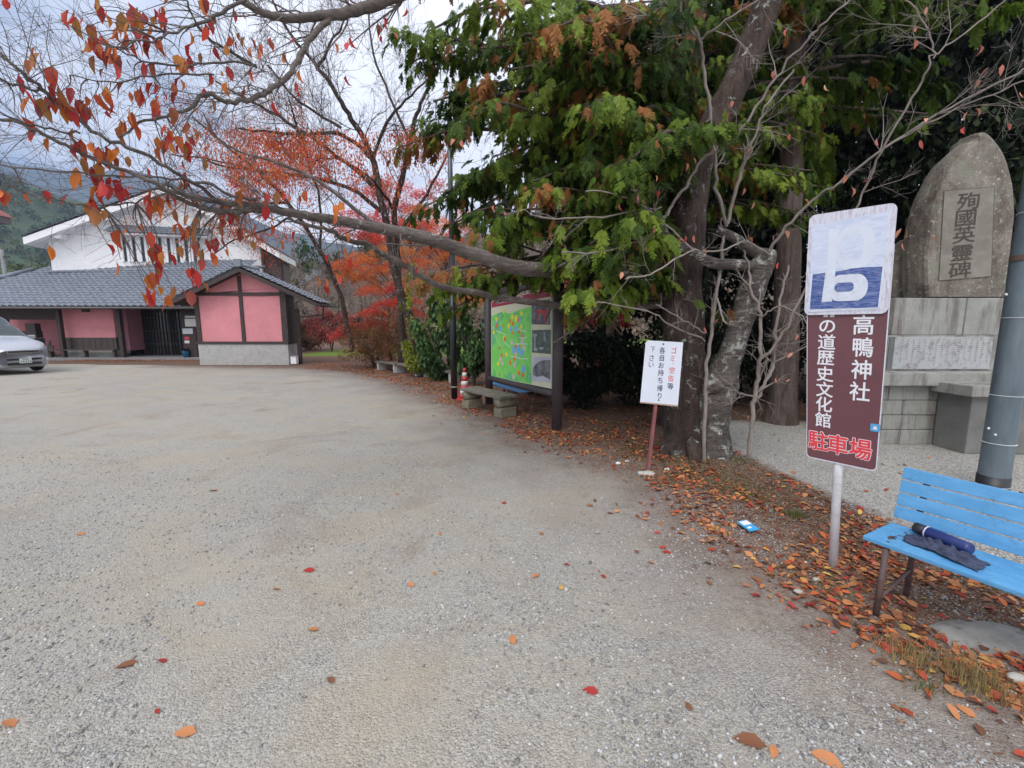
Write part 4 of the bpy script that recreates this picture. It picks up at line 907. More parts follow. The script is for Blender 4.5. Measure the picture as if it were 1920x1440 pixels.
h0, z0 = uz(hit(196, 434, PL + WN * .7, WN)); h1, _ = uz(hit(392, 440, PL + WN * .7, WN))
tile_roof(on(h0, z0, .75), on(h1, z0, .75), on(h1 - .1, z0 + .52, .0), on(h0 + .15, z0 + .52, .0), .2, .2, .018).build('window_hood', TILE, hall)
mb = MB(); mb.hexa([on(h0 + .05, z0 - .1, 0.004), on(h1 - .05, z0 - .1, 0.004), on(h1 - .05, z0 - .1, .68), on(h0 + .05, z0 - .1, .68), on(h0 + .05, z0 + .35, 0.004), on(h1 - .05, z0 + .35, 0.004), on(h1 - .05, z0 - .01, .68), on(h0 + .05, z0 - .01, .68)])
mb.build('hood_soffit', PLASTER, hall)
mb = MB(); a = hit(492, 600, PL - WN * 1.5, WN); u, _ = uz(a)
mb.hexa([on(WL + .02, 0, -.35), on(WL + 1.0, 0, -.35), on(WL + 1.0, 0, -2.4), on(WL + .02, 0, -2.4), on(WL + .02, roofz(WL) - .5, -.35), on(WL + 1.0, roofz(WL) - 1.15, -.35), on(WL + 1.0, roofz(WL) - 1.15, -2.4), on(WL + .02, roofz(WL) - .5, -2.4)])
mb.build('side_lean_to', plain('brown_board', (.13, .085, .08), .8, .2, 6, .15), hall)
mb = MB(); mb.tube([on(WL + 1.1, 0, -.3), on(WL + 1.1, roofz(WL) - 1.2, -.3), on(WL + .8, roofz(WL) - .7, -.2)], .06, 8); mb.build('downpipe', WOODD, hall)

# ---- low entrance wing with pink walls and the gabled annex
wing = thing('entrance_building', (-15, 21.5, 0), 'single-storey pink-walled building with dark timber and grey tiled roofs before the white hall', 'building')
EZ = 2.66; eA = Vector((at(-190, 566, 21).x, 21, EZ)); eB = Vector((at(372, 566, 21).x, 21, EZ)); sl_ = .55; rY = 26.4
rD = Vector((at(105, 500, 25).x - .2, rY, EZ + (rY - 21) * sl_)); rC = Vector((eB.x, rY, rD.z))
tile_roof(eA, eB, rC, rD, .29, .27, .026).build('roof', TILE, wing)
hp = hit(118, 507, Vector((0, 24.75, 0)), Vector((0, 1, 0)))
mb = MB(); mb.tube([eA + Vector((.1, 0, .08)), eA.lerp(rD, .72) + Vector((0, 0, .12))], .12, 8); mb.tube([Vector((PL.x - .1, 24.5, EZ + 3.55 * sl_ + .1)), Vector((-14.5, 25.7, EZ + 3.55 * sl_ + .55))], .09, 8); mb.build('ridge_cap', TILE, wing, True)
mb = MB(); mb.box2((eA.x + .05, 20.98, EZ - .13), (eB.x, 21.06, EZ + .02)); mb.build('fascia', WOODD, wing)
mb = MB(); mb.tube([Vector((eA.x, 20.93, EZ - .05)), Vector((eB.x, 20.93, EZ - .09))], .05, 8); mb.build('gutter', plain('gutter', (.09, .085, .085), .5, .1), wing, True)
mb = MB(); mb.hexa([(eA.x + .3, 21.06, EZ - .06), (eB.x, 21.06, EZ - .06), (eB.x, 25.5, EZ + .9), (eA.x + 2, 25.5, EZ + .9), (eA.x + .3, 21.06, EZ - .02), (eB.x, 21.06, EZ - .02), (eB.x, 25.5, EZ + .94), (eA.x + 2, 25.5, EZ + .94)]); mb.build('soffit', WOODD, wing)
def xat(px, Y): return at(px, 640, Y).x
def zat(py, Y): return at(200, py, Y).z
# floor
mb = MB(); mb.box2((xat(-120, 21.5), 21.45, -.05), (xat(372, 21.5), 25.2, .13)); mb.build('porch_floor', SLAB, wing, bev=.01)
# back walls
yb = 24.2
mb = MB(); mb.box2((xat(-120, yb), yb, .13), (xat(40, yb), yb + .15, 3.0)); mb.box2((xat(40, yb), yb + .01, .13), (xat(120, 22.3), yb + .15, 3.0)); mb.build('wall', PINK, wing)
mb = MB(); mb.box2((xat(-5, 22.5), 22.4, .13), (xat(22, 22.5), 22.55, 2.7)); mb.box2((xat(22, 22.5), 22.38, 2.05), (xat(118, 22.5), 22.5, 2.72)); mb.build('timber_frame', WOODD, wing)
# projecting pink panel with wainscot
y1 = 22.1; x0, x1 = xat(117, y1), xat(218, y1)
mb = MB(); mb.box2((x0, y1, zat(633, y1)), (x1, y1 + .15, 2.72)); mb.build('pink_panel', PINK, wing)
mb = MB(); mb.box2((x0 - .02, y1 - .02, .52), (x1 + .02, y1 + .13, zat(633, y1)));
for i in range(9):
    xx_ = x0 + (x1 - x0) * (i + .5) / 9; mb.box2((xx_ - .01, y1 - .035, .53), (xx_ + .01, y1 - .02, zat(633, y1) - .02))
mb.build('wainscot', WOODW, wing)
mb = MB(); mb.box2((x0, y1 + .02, .13), (x1, y1 + .12, .50)); mb.build('plinth', CONC, wing)
mb = MB(); mb.box2((xat(88, 21.8), 21.68, .48), (xat(216, 21.8), 21.98, .54));
for px in (92, 157, 212): mb.box2((xat(px, 21.8) - .05, 21.73, .13), (xat(px, 21.8) + .05, 21.93, .48))
mb.build('porch_seat', WOODW, wing)
mb = MB(); mb.box2((xat(164, y1), y1 - .10, 2.42), (xat(176, y1), y1, 2.60)); mb.build('wall_lamp', WOODD, wing)
for px in (229, 117):
    mb = MB(); mb.box2((xat(px, 21.75) - .09, 21.66, .13), (xat(px, 21.75) + .09, 21.84, 2.64)); mb.build('post', WOODD, wing)
mb = MB(); mb.box2((xat(228, 22.6), 22.5, .45), (xat(246, 22.6), 23.6, 2.75)); mb.build('pink_panel', plain('plum_plaster', (.35, .15, .19), .9, .1), wing)
# lattice doors with paper notices
yd = 23.4; xa, xb = xat(244, yd), xat(345, yd)
mb = MB(); mb.box2((xa, yd + .05, .13), (xb, yd + .08, 2.7)); dr_ = mb.build('door', GLASSD, wing)
mb = MB(); nb = 16
for i in range(nb + 1):
    x_ = xa + (xb - xa) * i / nb; wd = .05 if i % 4 == 0 else .014; mb.box2((x_ - wd, yd, .13), (x_ + wd, yd + .05, 2.7))
for z_ in (.14, .75, 1.45, 2.15, 2.6): mb.box2((xa, yd + .01, z_ - .03), (xb, yd + .045, z_ + .03))
mb.build('lattice', WOODD, dr_)
mb = MB(); rr_ = random.Random(3)
mb.box2((xat(345, 23.3), 23.3, .13), (xat(400, 23.3), 23.4, 2.75)); mb.build('wall', WOODD, wing)
for px, py, w_, h_, c in [(357, 605, 20, 14, (.62, .64, .60)), (352, 621, 19, 10, (.5, .53, .58)), (351, 634, 9, 5, (.62, .05, .10)), (351, 641, 9, 5, (.66, .62, .62)), (358, 594, 22, 4, (.5, .52, .54))]:
    Y_ = 21.9 - .004 * px % .02; c_ = at(px, py, Y_); mb = MB(); mb.box((c_.x, Y_, c_.z), (w_ * Y_ / F, .02, h_ * Y_ / F)); mb.build('notice', plain('notice', c, .6, .1), wing)
mb = MB(); mb.box2((xat(346, 22), 21.92, .13), (xat(370, 22), 22.0, 2.45)); mb.build('notice_board', WOODD, wing)

# annex
ya = 19.0; yv = 18.45; ax0, ax1 = xat(375, ya), xat(538, ya)
ap = at(447, 503, yv); tl = at(303, 566, yv); trr = at(588, 573, yv); hw = (trr.x - tl.x) / 2; cx = ap.x; tz = (tl.z + trr.z) / 2
def rz(x): return ap.z - (ap.z - tz) * abs(x - cx) / hw
mb = MB(); bz = at(455, 645, ya).z
mb.box2((ax0 - .06, ya - .06, -.1), (ax1 + .06, 19.75, bz)); mb.build('concrete_base', CONC, wing, bev=.012)
beam = at(455, 547, ya).z - .10
mb = MB(); mb.box2((ax0, ya, bz + .1), (ax1, 19.7, beam)); 
mb.add([Vector((ax0, ya, beam)), Vector((ax1, ya, beam)), Vector((ax1, ya, rz(ax1) - .03)), Vector((cx, ya, ap.z - .03)), Vector((ax0, ya, rz(ax0) - .03))], [(0, 1, 2, 3, 4)]); mb.build('wall', PINK, wing)
mb = MB(); pr_ = .045
mb.box2((ax0 - .1, ya - .10, bz), (ax1 + .1, ya + .3, bz + .11))
for x_, w2 in ((ax0 + .02, .09), (at(455, 600, ya).x, .075), (ax1 - .04, .13)):
    top = rz(x_) - .10; mb.box2((x_ - w2, ya - pr_, bz + .11), (x_ + w2, ya + .05, top))
mb.box2((ax0, ya - pr_ - .004, beam - .07), (ax1, ya + .04, beam + .07)); mb.box2((ax1, ya, bz), (ax1 + .08, 19.7, beam)); mb.box2((ax1 + .24, ya + .4, 0), (ax1 + .38, ya + .54, 2.5)); mb.box2((ax0 - .05, ya + .1, bz), (ax0, 19.7, beam))
mb.build('timber_frame', WOODD, wing)
yb2 = 21.3
for sgn in (-1, 1):
    ex_ = cx + sgn * hw; yb2 = 21.3 if sgn < 0 else 19.85
    a, b = (Vector((ex_, yb2, tz)), Vector((ex_, yv, tz))) if sgn < 0 else (Vector((ex_, yv, tz)), Vector((ex_, yb2, tz)))
    c, d = (Vector((cx, b.y, ap.z)), Vector((cx, a.y, ap.z)))
    tile_roof(a + Z0 * .05, b + Z0 * .05, c + Z0 * .05, d + Z0 * .05, .27, .25, .022).build('roof', TILE, wing)
    mb = MB(); mb.hexa([Vector((ex_, yv + .06, tz - .03)), Vector((cx, yv + .06, ap.z - .03)), Vector((cx, yb2, ap.z - .03)), Vector((ex_, yb2, tz - .03)), Vector((ex_, yv + .06, tz + .03)), Vector((cx, yv + .06, ap.z + .03)), Vector((cx, yb2, ap.z + .03)), Vector((ex_, yb2, tz + .03))]); mb.build('soffit', WOODD, wing)
    mb = MB(); mb.hexa([Vector((ex_, yv + .0, tz - .14)), Vector((cx, yv + .0, ap.z - .14)), Vector((cx, yv + .055, ap.z - .14)), Vector((ex_, yv + .055, tz - .14)), Vector((ex_, yv + .0, tz + .035)), Vector((cx, yv + .0, ap.z + .035)), Vector((cx, yv + .055, ap.z + .035)), Vector((ex_, yv + .055, tz + .035))]); mb.build('bargeboard', WOODD, wing)
mb = MB(); mb.tube([Vector((cx, yv - .04, ap.z + .13)), Vector((cx, yb2, ap.z + .13))], .10, 10); mb.box((cx, yv - .02, ap.z + .22), (.30, .10, .30)); mb.build('ridge_cap', TILE, wing)
mb = MB(); mb.tube([Vector((cx + hw + .05, yv, tz - .05)), Vector((cx + hw + .05, yb2, tz - .05))], .05, 8); mb.tube([Vector((cx + hw + .05, yv + .5, tz - .08)), Vector((cx + hw - .1, yv + .7, tz - .45)), Vector((ax1 + .45, ya + .3, tz - .55)), Vector((ax1 + .42, ya + .3, .1))], .035, 8); mb.build('gutter', WOODD, wing)
# things standing by the wing
c_ = at(546, 676, 19.0); o = thing('utility_box', (c_.x, 19.0, 0), 'small white box on the ground at the right corner of the pink annex', 'box')
mb = MB(); mb.box((c_.x + .1, 19.1, .2), (.26, .22, .34)); mb.build('box_body', PLASTER, o, bev=.02); mb = MB(); mb.box((c_.x + .1, 19.1, .38), (.3, .26, .03)); mb.build('lid', plain('grey_lid', (.4, .4, .4), .6), o)
c_ = at(349, 668, 21.8); o = thing('umbrella_stand', (c_.x, 21.8, .13), 'blue bucket-like stand on the porch beneath the paper notices', 'stand')
mb = MB(); mb.lathe([(.12, 0), (.16, .3), (.17, .32), (.15, .3), (.02, .28)], (c_.x, 21.8, .13), 16); mb.build('bucket', plain('blue_plastic', (.03, .14, .28), .4), o, True)
P_, t_ = cloud(260, (c_.x, 21.8, .55), (.14, .14, .16), 6, .4); tri_crown('foliage', P_, t_, (.04, .08), DARKL, o)
c_ = at(55, 640, 22.0); o = thing('storage_cabinet', (c_.x, 22.0, .13), 'dark green cabinet with clutter under the eaves behind the car', 'cabinet')
mb = MB(); mb.box((c_.x, 22.0, .62), (1.1, .5, .95)); mb.build('cabinet_body', plain('dark_green', (.06, .10, .08), .5), o, bev=.02)
mb = MB(); mb.box((c_.x - .1, 21.74, .85), (.7, .02, .3)); mb.build('drawer', plain('grey_green', (.12, .17, .14), .5), o)
mb = MB(); mb.box((c_.x + .05, 22.0, 1.3), (.9, .4, .35), Matrix.Rotation(.2, 3, 'Z')); mb.box((c_.x + .3, 22.0, 1.65), (.5, .3, .4)); mb.build('clutter', WOODD, o, bev=.03)
c_ = at(94, 655, 21.7); o = thing('folding_chair', (c_.x, 21.7, .13), 'dark folded chair leaning beside the cabinet on the porch', 'chair')
mb = MB(); mb.tube([(c_.x - .2, 21.75, .13), (c_.x + .1, 21.7, 1.0)], .02, 6); mb.tube([(c_.x + .25, 21.75, .13), (c_.x - .05, 21.7, .95)], .02, 6); mb.build('frame', WOODD, o); mb = MB(); mb.box((c_.x, 21.72, .6), (.3, .05, .34), Matrix.Rotation(.3, 3, 'Y')); mb.build('seat', WOODD, o, bev=.01)

# ================= hills and far houses
FOREST = leafmat('far_forest', [(0, (.02, .045, .015)), (.5, (.05, .09, .025)), (.8, (.10, .14, .03)), (1, (.16, .13, .05))], .9, 0)
def hillmesh(name, x0, x1, y0, y1, fn, mat, nx=90, ny=30):
    xs = np.linspace(x0, x1, nx); ys = np.linspace(y0, y1, ny); X, Y = np.meshgrid(xs, ys); Z = np.array([[fn(a, b) for a in xs] for b in ys])
    V = np.stack([X, Y, Z], -1).reshape(-1, 3); idx = np.arange(nx * ny).reshape(ny, nx)
    Fq = np.stack([idx[:-1, :-1], idx[:-1, 1:], idx[1:, 1:], idx[1:, :-1]], -1).reshape(-1, 4)
    o = mk(name, arr_mesh(name, V, Fq), mat, None, True); tag(o, kind='structure'); return o
RID = [(-400, 250), (0, 276), (60, 296), (120, 312), (200, 318), (300, 322), (400, 350), (460, 392), (540, 430), (700, 470), (1000, 500), (1600, 520)]
def ridge(x, y):
    px = 960 + F * x / 1500; b_ = np.interp(px, [p[0] for p in RID], [p[1] for p in RID]); top = at(px, b_, 1500).z
    n_ = noise.noise(Vector((x * .008, y * .008, 1))) * 32 + noise.noise(Vector((x * .03, y * .03, 1))) * 9
    t = min(max((y - 650) / 850, 0), 1); return -2 + (top + n_ * .6) * t ** 1.3 if y < 1530 else top * (1 - (y - 1530) / 800)
RM = plain('ridge_forest', (.035, .055, .03), .95, .4, .01, 0)
hillmesh('far_ridge', -2000, 1700, 650, 1850, ridge, RM, 200, 40)
GH = [(-700, 200), (-200, 268), (0, 312), (60, 335), (120, 372), (160, 400), (230, 450), (300, 520), (420, 596), (520, 608)]
def ghill(x, y):
    px = 960 + F * x / 330; b_ = np.interp(px, [p[0] for p in GH], [p[1] for p in GH]); top = at(px, b_ + 6, 330).z
    t = min(max((y - 110) / 220, 0), 1); return -1 + (top + 1) * t ** 1.1 + 2 * noise.noise(Vector((x * .03, y * .03, 0)))
hillmesh('forest_hill', -560, -120, 100, 420, ghill, plain('hill_ground', (.05, .08, .03), .95, .3, .05, 0), 80, 40)
n = 2600; X_ = NR.uniform(-540, -125, n); Y_ = 110 + 240 * NR.random(n); ok_ = (X_ / Y_ > -1.45) & (X_ / Y_ < -.6); X_, Y_ = X_[ok_], Y_[ok_]
Z_ = np.array([ghill(a, b) for a, b in zip(X_, Y_)]); V_ = []; T_ = []
cl_ = []; tt_ = []
for a, b, c in zip(X_, Y_, Z_):
    s_ = R.uniform(1.6, 3.6) * (b / 260); m_ = 26; d = NR.normal(0, 1, (m_, 3)); d /= np.linalg.norm(d, axis=1)[:, None]; d[:, 2] = np.abs(d[:, 2]) * 1.25
    cl_.append(d * s_ * NR.uniform(.6, 1, (m_, 1)) + np.array([a, b, c + s_ * .4])); tt_.append(np.clip(NR.normal(R.random(), .08, m_), 0, 1))
P_ = np.concatenate(cl_); o = tri_crown('hillside_forest', P_, np.concatenate(tt_), (1.3, 2.8), FOREST, None); tag(o, kind='stuff')
# wooded slope of bare trees beyond the lawn
def slope(x, y): return -.5 + max(0, (y - 58)) * .42 * min(1, max(0, (x + 60) / 25)) + .8 * noise.noise(Vector((x * .08, y * .08, 4)))
hillmesh('slope', -62, 60, 52, 120, slope, plain('slope_earth', (.11, .085, .055), .95, .3, .3, .2), 60, 30)
n = 30000; X_ = NR.uniform(-58, 40, n); Y_ = 56 + 60 * NR.random(n); Z_ = np.array([slope(a, b) for a, b in zip(X_, Y_)]) + NR.random(n) ** 2 * 2.2
BRUSH = leafmat('brush', [(0, (.06, .05, .03)), (.35, (.17, .12, .08)), (.6, (.24, .16, .12)), (.8, (.12, .13, .05)), (1, (.30, .14, .10))], .9, .1)
o = tri_crown('hillside_brush', np.stack([X_, Y_, Z_], 1), np.array([.5 + .5 * noise.noise(Vector((a * .12, b * .12, 3))) for a, b in zip(X_, Y_)]) + NR.normal(0, .15, n), (.5, 1.1), BRUSH, None); tag(o, kind='stuff')
def master_bare(seed):
    R.seed(seed); mb = MB(); tips = []
    P = [Vector((.15 * math.sin(i * .9 + seed), .1 * i / 3 * (seed % 3 - 1), i * .75)) for i in range(9)]; r = list(np.linspace(.16, .05, 9))
    mb.tube(P, r, 7, cap=False, wob=.1); mt = MB(); branch_on(mt, P, r, 16, (1.6, 3.6), 2, tips, .2, 1, .3, .5, bias=Vector((0, 0, .5)), kids=5, seg=.6, wig=.18, rmin=.012)
    return mb.mesh('trunk'), mt.mesh('twig'), np.array([t[0][:] for t in tips])
MS = [master_bare(s) for s in (11, 12, 13)]
BT = plain('bare_twig', (.26, .20, .165), .9, .25, 2, 0); BTR = plain('reddish_twig', (.28, .15, .125), .9, .25, 2, 0)
for me_, mt_, tp_ in MS:
    me_.materials.append(BARK_O); mt_.materials.append(BT); smooth(me_)
spots = []
R.seed(5)
for i in range(74):
    Y_ = R.uniform(52, 98); px = R.uniform(455, 1120); spots.append((px, Y_))
spots.sort(key=lambda s: s[1])
for i, (px, Y_) in enumerate(spots):
    x_ = (px - 960) / F * Y_ ; z_ = max(0, slope(x_, Y_)) - .1; k_ = i % 3
    o = thing('bare_tree', (x_, Y_, z_), 'leafless grey-brown tree on the wooded slope beyond the lawn', 'tree', 'leafless trees on the slope beyond the lawn')
    a_ = R.uniform(0, 6.28); s_ = R.uniform(.8, 1.25)
    for nm, d_ in (('trunk', MS[k_][0]), ('twig', MS[k_][1])):
        c = bpy.data.objects.new(nm, d_); COL.objects.link(c); c.parent = o
    o.rotation_euler.z = a_; o.scale = (s_, s_, s_)
R.seed(77)
for i, (px, Y_, h) in enumerate([(545, 66, 7), (580, 80, 9), (640, 75, 7), (700, 90, 10)]):
    x_ = (px - 960) / F * Y_; z_ = max(0, slope(x_, Y_)); o = thing('broadleaf_tree', (x_, Y_, z_ - .2), ('olive green tree on the slope right of the brown side wall', 'dark green tree among the bare trees, upper left of the red shrub', 'olive tree among the bare trees left of the maples', 'tall green tree behind the orange maple on the slope')[i], 'tree', 'evergreen trees among the bare ones')
    mb = MB(); mb.tube([(x_, Y_, z_ - .3), (x_, Y_, z_ + h * .6)], [.2, .08], 7); mb.build('trunk', BARK_S, o)
    P_, t_ = cloud(2600, (x_, Y_, z_ + h * .6), (h * .34, h * .34, h * .42), 24, .35, .2); tri_crown('crown', P_, t_ * .8 + NR.uniform(0, .2, len(P_)), (.3, .6), FOREST, o)
for i, (px, Y_, h, w_, lab, st_) in enumerate([(-10, 46, 6.6, 3.0, 'bright yellow-green tree at the left edge behind the car', [(0, (.10, .17, .02)), (1, (.30, .38, .06))]), (70, 40, 5.0, 2.2, 'dark olive tree between the utility pole and the white hall', [(0, (.03, .05, .015)), (1, (.14, .15, .04))]), (35, 55, 5.6, 2.6, 'dark green tree behind the utility pole', [(0, (.02, .045, .015)), (1, (.10, .14, .03))]), (100, 95, 17, 7, 'olive tree top against the forested hill left of the white gable', [(0, (.04, .06, .015)), (1, (.18, .19, .04))]), (40, 100, 15, 7, 'dark round tree below the forested hill at the far left', [(0, (.02, .045, .015)), (1, (.10, .14, .03))]), (-40, 90, 13, 6, 'green tree at the left edge of the photo below the hill', [(0, (.03, .06, .015)), (1, (.16, .20, .04))])]):
    x_ = (px - 960) / F * Y_; o = thing('broadleaf_tree', (x_, Y_, 0), lab, 'tree'); mb = MB(); mb.tube([(x_, Y_, 0), (x_, Y_, h * .7)], [.2, .08], 8); mb.build('trunk', BARK_S, o)
    P_, t_ = cloud(7000, (x_, Y_, h * .55), (w_, w_, h * .46), 40, .3, .2); s_ = Y_ / 46; tri_crown('crown', P_, t_ * .8 + NR.uniform(0, .2, len(P_)), (.16 * s_, .34 * s_), leafmat('crown%d' % i, st_, .6, .2), o)
def far_house(px, Y_, z, w_, d_, h, rh, wall, roof, label):
    x_ = (px - 960) / F * Y_; o = thing('house', (x_, Y_, z), label, 'house'); mb = MB(); mb.box((x_, Y_, z + h / 2), (w_, d_, h)); mb.build('wall', wall, o)
    mb = MB(); e = .5; mb.add([(x_ - w_ / 2 - e, Y_ - d_ / 2 - e, z + h - .1), (x_ + w_ / 2 + e, Y_ - d_ / 2 - e, z + h - .1), (x_ + w_ / 2 + e, Y_ + d_ / 2 + e, z + h - .1), (x_ - w_ / 2 - e, Y_ + d_ / 2 + e, z + h - .1), (x_ - w_ / 2 + 1, Y_, z + h + rh), (x_ + w_ / 2 - 1, Y_, z + h + rh)], [(0, 1, 5, 4), (1, 2, 5), (2, 3, 4, 5), (3, 0, 4), (3, 2, 1, 0)]); mb.build('roof', roof, o)
    mb = MB()
    for k in (-.3, 0, .3): mb.box((x_ + k * w_, Y_ - d_ / 2 - .02, z + h * .55), (w_ * .14, .05, h * .3))
    mb.build('window', GLASSD, o)
far_house(4, 140, 34.5, 9, 9, 2.2, 3.4, plain('brown_wall', (.12, .09, .07), .9), plain('red_roof', (.42, .14, .10), .8), 'far house with a reddish roof low on the forested hill')
far_house(88, 62, 3.6, 6, 5, 4.6, 1.4, plain('grey_wall', (.3, .31, .33), .8), plain('grey_roof', (.25, .28, .32), .6), 'far house with a pale grey roof just left of the white hall')
x_ = (33 - 960) / F * 30; o = thing('utility_pole', (x_, 30, 0), 'thin dark utility pole in front of the trees at the far left', 'pole')
mb = MB(); mb.tube([(x_, 30, 0), (x_, 30, 6.9)], [.14, .10], 10); mb.build('pole', SLAB, o, True); mb = MB(); mb.box((x_, 30, 6.4), (1.0, .08, .08)); mb.build('crossarm', WOODD, o)
# ================= lettering
def glyph(ch, bold=0.0, extr=.002):
    cu = bpy.data.curves.new('glyph', 'FONT'); cu.body = ch; cu.size = 1; cu.offset = 0; cu.extrude = 0; cu.resolution_u = 3
    ob = bpy.data.objects.new('glyph', cu); COL.objects.link(ob)
    dg = bpy.context.evaluated_depsgraph_get(); dg.update(); me = bpy.data.meshes.new_from_object(ob.evaluated_get(dg))
    V = np.zeros(len(me.vertices) * 3, np.float32); me.vertices.foreach_get('co', V); V = V.reshape(-1, 3)[:, :2]
    Fc = [tuple(p.vertices) for p in me.polygons]
    bpy.data.objects.remove(ob); bpy.data.curves.remove(cu); bpy.data.meshes.remove(me)
    if len(V):
        lo, hi = V.min(0), V.max(0); V = V - (lo + hi) / 2
    return V, Fc
def put(mb, ch, f, cu, cv, w_, h_, off=.002, bold=0.02, fixed=True):
    """place one character, centre (cu,cv) and cell size in the (u,v) units of f"""
    V, Fc = glyph(ch, bold)
    if not len(V): return
    s_ = 1.0
    b = abs(bold) * .62; sh = [(0, 0)] if bold <= 0 else [(b * math.cos(a), b * math.sin(a)) for a in [2 * PI * k / (6 if bold < .04 else 10) for k in range(6 if bold < .04 else 10)]]
    for k, (dx, dy) in enumerate(sh): mb.add([f(cu + (x + dx) * w_, cv + (y + dy) * h_, off + k * .00006) for x, y in V], Fc)
def frame_from(TL, TR, BR, BL, P0, N):
    c = [hit(*TL, P0, N), hit(*TR, P0, N), hit(*BR, P0, N), hit(*BL, P0, N)]; Nn = N.normalized()
    if Nn.y > 0: Nn = -Nn
    def f(u, v, off=0.0):
        t = c[3].lerp(c[2], u); b = c[0].lerp(c[1], u); return t.lerp(b, v) + Nn * off
    return f, Nn
def plate_uv(poly, f, t0, t1):
    """solid plate between offsets t0 (back) and t1 (front)"""
    mb = MB(); n = len(poly); mb.add([f(u, v, t1) for u, v in poly] + [f(u, v, t0) for u, v in poly], [tuple(range(n)), tuple(range(n, 2 * n))[::-1]] + [(i, n + i, n + (i + 1) % n, (i + 1) % n) for i in range(n)]); return mb
def rr(u0, v0, u1, v1, ru, rv, seg=5):
    out = []
    for cu, cv, a0 in ((u1 - ru, v1 - rv, 0), (u0 + ru, v1 - rv, 90), (u0 + ru, v0 + rv, 180), (u1 - ru, v0 + rv, 270)):
        for k in range(seg + 1):
            a = math.radians(a0 + 90 * k / seg); out.append((cu + ru * math.cos(a), cv + rv * math.sin(a)))
    return out
SGW = plain('sign_white', (.66, .67, .72), .45, .05, 6, .03, dirt=(.5, .5, .54))
RST = plain('sign_brown', (.135, .050, .058), .42, .06, 4, .03, spec=.5)
# ---- tall brown parking sign
Lp = at(1512, 857, 3.02); Rp = at(1645, 883, 2.72); hv = (Rp - Lp); hv.z = 0; N1 = hv.cross(Vector((0, 0, 1))); N1 = (N1 + Vector((0, 0, 0))).normalized()
pb = G(1563, 1060); ps = thing('parking_sign', (pb.x, pb.y, 0), 'tall brown parking sign with worn blue and white plate on a white post', 'sign')
f1, n1 = frame_from((1513, 470), (1678, 450), (1643, 885), (1512, 857), Lp, N1)
plate_uv(rr(0, 0, 1, 1, .07, .02), f1, -.012, -.002).build('board_edge', SGW, ps)
plate_uv(rr(.012, .006, .988, .994, .06, .017), f1, -.002, .0).build('board', RST, ps)
LW = plain('letter_white', (.72, .72, .75), .5, .02, 5, 0)
def uvof(px, py, c0):
    """photo pixel -> (u,v) of frame c0 by inversion"""
    f, P0, N = c0; p = hit(px, py, P0, N); u, v = .5, .5
    for _ in range(12):
        q = f(u, v); du = f(u + 1e-3, v) - q; dv = f(u, v + 1e-3) - q; e = p - q
        A = np.array([[du.dot(du), du.dot(dv)], [du.dot(dv), dv.dot(dv)]]); b = np.array([du.dot(e), dv.dot(e)]); s = np.linalg.solve(A, b) * 1e-3; u += s[0]; v += s[1]
    return u, v
C1 = (f1, Lp, N1)
def text_px(mat, par, lst, C, w_, h_, off, bold, nm='character'):
    for ch, px, py in lst:
        mb = MB(); u, v = uvof(px, py, C); put(mb, ch, C[0], u, v, w_, h_, off, bold); mb.build(nm, mat, par)
WW = .235; HH = .088
text_px(LW, ps, [('高', 1619, 609), ('鴨', 1618, 651), ('神', 1615, 693), ('社', 1612, 734)], C1, .27, .092, .0018, .024)
text_px(LW, ps, [('の', 1551, 612), ('道', 1550, 641), ('歴', 1548, 671), ('史', 1547, 701), ('文', 1546, 730), ('化', 1545, 758), ('館', 1543, 787)], C1, .245, .076, .0018, .024)
for du in (-.09, .03):     # feet of the character cut off by the upper plate
    mb = MB(); u, v = uvof(1553 + du * 100, 592, C1); mb.add([f1(u, v - .006, .0018), f1(u + .06, v - .006, .0018), f1(u + .05, v + .012, .0018), f1(u + .01, v + .012, .0018)], [(0, 1, 2, 3)]); mb.build('character', LW, ps)
text_px(plain('outline_white', (.72, .70, .72), .5, .02, 5, 0), ps, [('駐', 1534, 826), ('車', 1571, 834), ('場', 1613, 842)], C1, .31, .098, .0016, .075, 'character_outline')
text_px(plain('letter_red', (.68, .045, .06), .5, .04, 5, 0), ps, [('駐', 1534, 826), ('車', 1571, 834), ('場', 1613, 842)], C1, .31, .098, .0030, .035)
u, v = uvof(1641, 802, C1); plate_uv(rr(u - .06, v - .017, u + .06, v + .017, .008, .003, 2), f1, .0005, .002).build('sticker', plain('sticker_blue', (.08, .33, .60), .4, .1), ps)
mb = MB(); mb.add([f1(u - .03, v - .008, .003), f1(u + .03, v - .008, .003), f1(u + .02, v + .004, .003), f1(u, v + .009, .003), f1(u - .02, v + .004, .003)], [(0, 1, 2, 3, 4)]); mb.build('sticker_mark', SGW, ps)
# parking plate
f2, _ = frame_from((1519, 405), (1684, 380), (1665, 588), (1509, 591), Lp - N1 * 0 , N1)
PLm = NT('worn_plate'); scr = PLm.noise(6, 8, .8, PLm.sc((6, 6, 1.2)), 2.2); PLm.col(PLm.mix(PLm.ramp(scr, [(.48, 0), (.6, .75)]), (.62, .63, .70), (.36, .27, .36))); PLm.set(Roughness=.4)
PB = NT('worn_blue'); s1 = PB.noise(5, 8, .75, PB.sc((2, 2, 9)), 1.5); PB.col(PB.mix(PB.ramp(s1, [(.44, 0), (.66, .7)]), (.03, .065, .25), (.34, .40, .58))); PB.set(Roughness=.3)
PF = NT('faded_blue'); s2 = PF.noise(4, 7, .7, PF.sc((2, 2, 7)), 1.5); PF.col(PF.ramp(s2, [(.35, (.48, .54, .68)), (.6, (.62, .67, .78)), (.75, (.50, .55, .66))])); PF.set(Roughness=.35)
